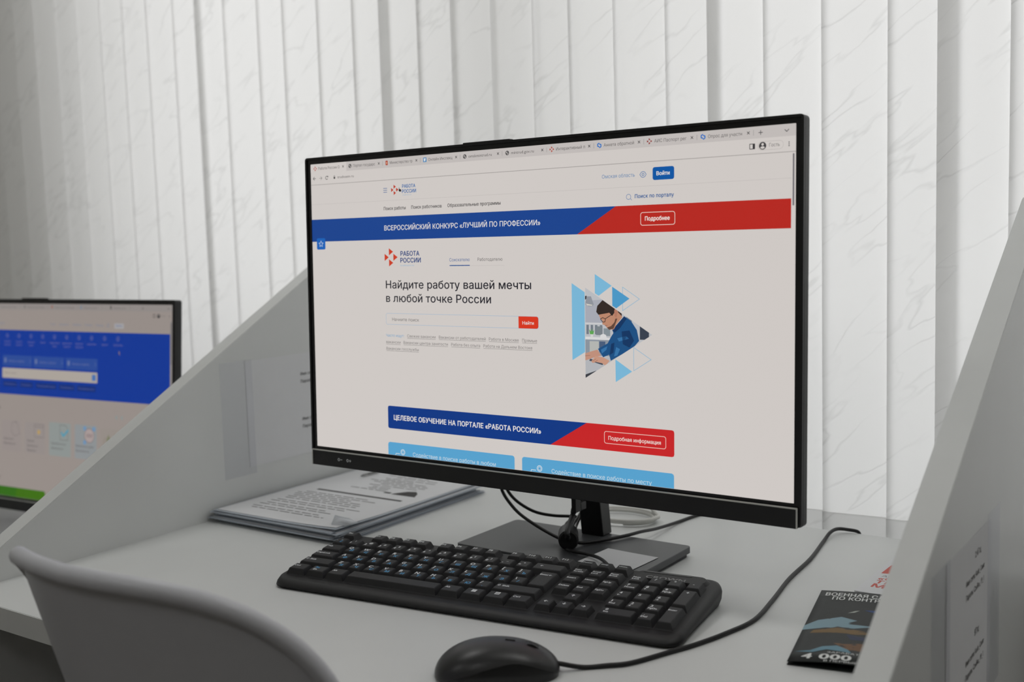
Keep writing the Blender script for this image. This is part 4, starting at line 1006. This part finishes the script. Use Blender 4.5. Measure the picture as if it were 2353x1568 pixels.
# ================================================================== CHAIR
ch = thing('shell_chair', 'white plastic shell chair pushed in at the front of the desk', 'chair', (-.6948, .4449, 0), -.0071)
cw, cn, chh, ctop, cc1, clean, cwaist, cc4 = .1713, 3.7463, .1957, .1415, .1153, .3054, .1342, .0539
cz0 = ctop - chh
def half_w(Z):
    if Z >= cz0: return cw*max(0.0, 1 - ((Z - cz0)/chh)**cn)**(1/cn)
    s_ = min(1, (cz0 - Z)/.25); return cw*(1 - cwaist*(1 - math.cos(s_*math.pi))/2)
rows = []                                # (centre y, centre z, half width, forward dir (y,z), wing scale)
NB = 16
for i in range(NB+1):
    t = i/NB; Z = ctop - .0004 - (ctop + .245)*(t**1.6)
    rows.append((clean*(ctop - Z), Z, half_w(Z), (1, 0), 1 - .25*t))
yb, zb = rows[-1][0], rows[-1][1]
for k in range(1, 9):
    a = k/8*math.pi/2; r = .075
    rows.append((yb + r*(1-math.cos(a))*1.0 + .012*k/8, zb - r*math.sin(a), rows[NB][2] + .02*k/8, (math.cos(a), math.sin(a)), .75 - .45*k/8))
ys, zs_ = rows[-1][0], rows[-1][1]
for k in range(1, 8):
    t = k/7; rows.append((ys + .30*t, zs_ + .012*math.sin(math.pi*t*.9) - (.03*(t-.75)*4 if t > .75 else 0), (rows[NB][2] + .02)*(1 + .08*math.sin(math.pi*t)) * (1 if t < .85 else .9), (0, 1), .30 - .24*t))
NX = 24
mb = MB(); v = []
for y, z, w, d, ws in rows:
    for j in range(NX+1):
        X = w*math.sin((j/NX - .5)*math.pi)
        q = (cc1*(abs(X)/.23)**2 + cc4*(abs(X)/.23)**4)*ws
        v.append((X, y + d[0]*q, DZ + z + d[1]*q))
mb.add(v, [(i*(NX+1)+j, i*(NX+1)+j+1, (i+1)*(NX+1)+j+1, (i+1)*(NX+1)+j) for i in range(len(rows)-1) for j in range(NX)], M_CHAIR, True)
shell = mb.build('seat_shell', ch)
so = shell.modifiers.new('thickness', 'SOLIDIFY'); so.thickness = .006; so.offset = 0
# rolled rim following the outline of the back
def rim_pt(X, Z, ws=1.0): return Vector((X, clean*(ctop - Z) + (cc1*(abs(X)/.23)**2 + cc4*(abs(X)/.23)**4)*ws, DZ + Z))
rp = []
for k in range(24, 0, -1):
    Z = cz0 - .20*k/24; rp.append(rim_pt(-half_w(Z), Z, 1 - .25*(((ctop - Z)/(ctop + .245))**.625)))
for k in range(0, 61):
    th = math.pi - math.pi*k/60; c_, s_ = math.cos(th), math.sin(th)
    Z = cz0 + chh*abs(s_)**(2/cn)
    rp.append(rim_pt(cw*math.copysign(abs(c_)**(2/cn), c_), Z, 1 - .25*(max(0, (ctop - Z)/(ctop + .245))**.625)))
for k in range(1, 25):
    Z = cz0 - .20*k/24; rp.append(rim_pt(half_w(Z), Z, 1 - .25*(((ctop - Z)/(ctop + .245))**.625)))
q = [rp[0]]
for a in rp[1:]:
    if (a - q[-1]).length > .004: q.append(a)
mb = MB(); mb.tube([a + Vector((0, -.003, 0)) for a in q], .0072, M_CHAIR, 12); mb.build('rim', ch)
zseat = DZ + zs_
for sx in (-1, 1):
    for yy, tx, ty in ((ys + .02, .05, -.10), (ys + .26, .05, .05)):
        mb = MB(); mb.tube([(sx*.12, yy, zseat - .004), (sx*(.12+tx), yy + ty, .0)], [.016, .011], M_WOOD, 12); mb.build('leg', ch)

# ceiling light panels (bodies made up for the added fill lamps)
for lx, ly, wh in ((-1.45, .80, 'above the lower neighbouring desk'), (.20, .80, 'beside the blind beyond the brochure partition'), (-1.45, -1.3, 'over the open floor behind the chair'), (.20, -1.3, 'over the open floor far from the window')):
    t = thing('added_ceiling_light', 'square flush white ceiling light panel ' + wh, 'light', (lx, ly, RZ1), 0, 'ceiling light panels')
    mb = MB(); mb.box(-.3, .3, -.3, .3, -.03, 0, M_PVC); mb.build('housing', t, bevel=.004)
bpy.context.view_layer.update()
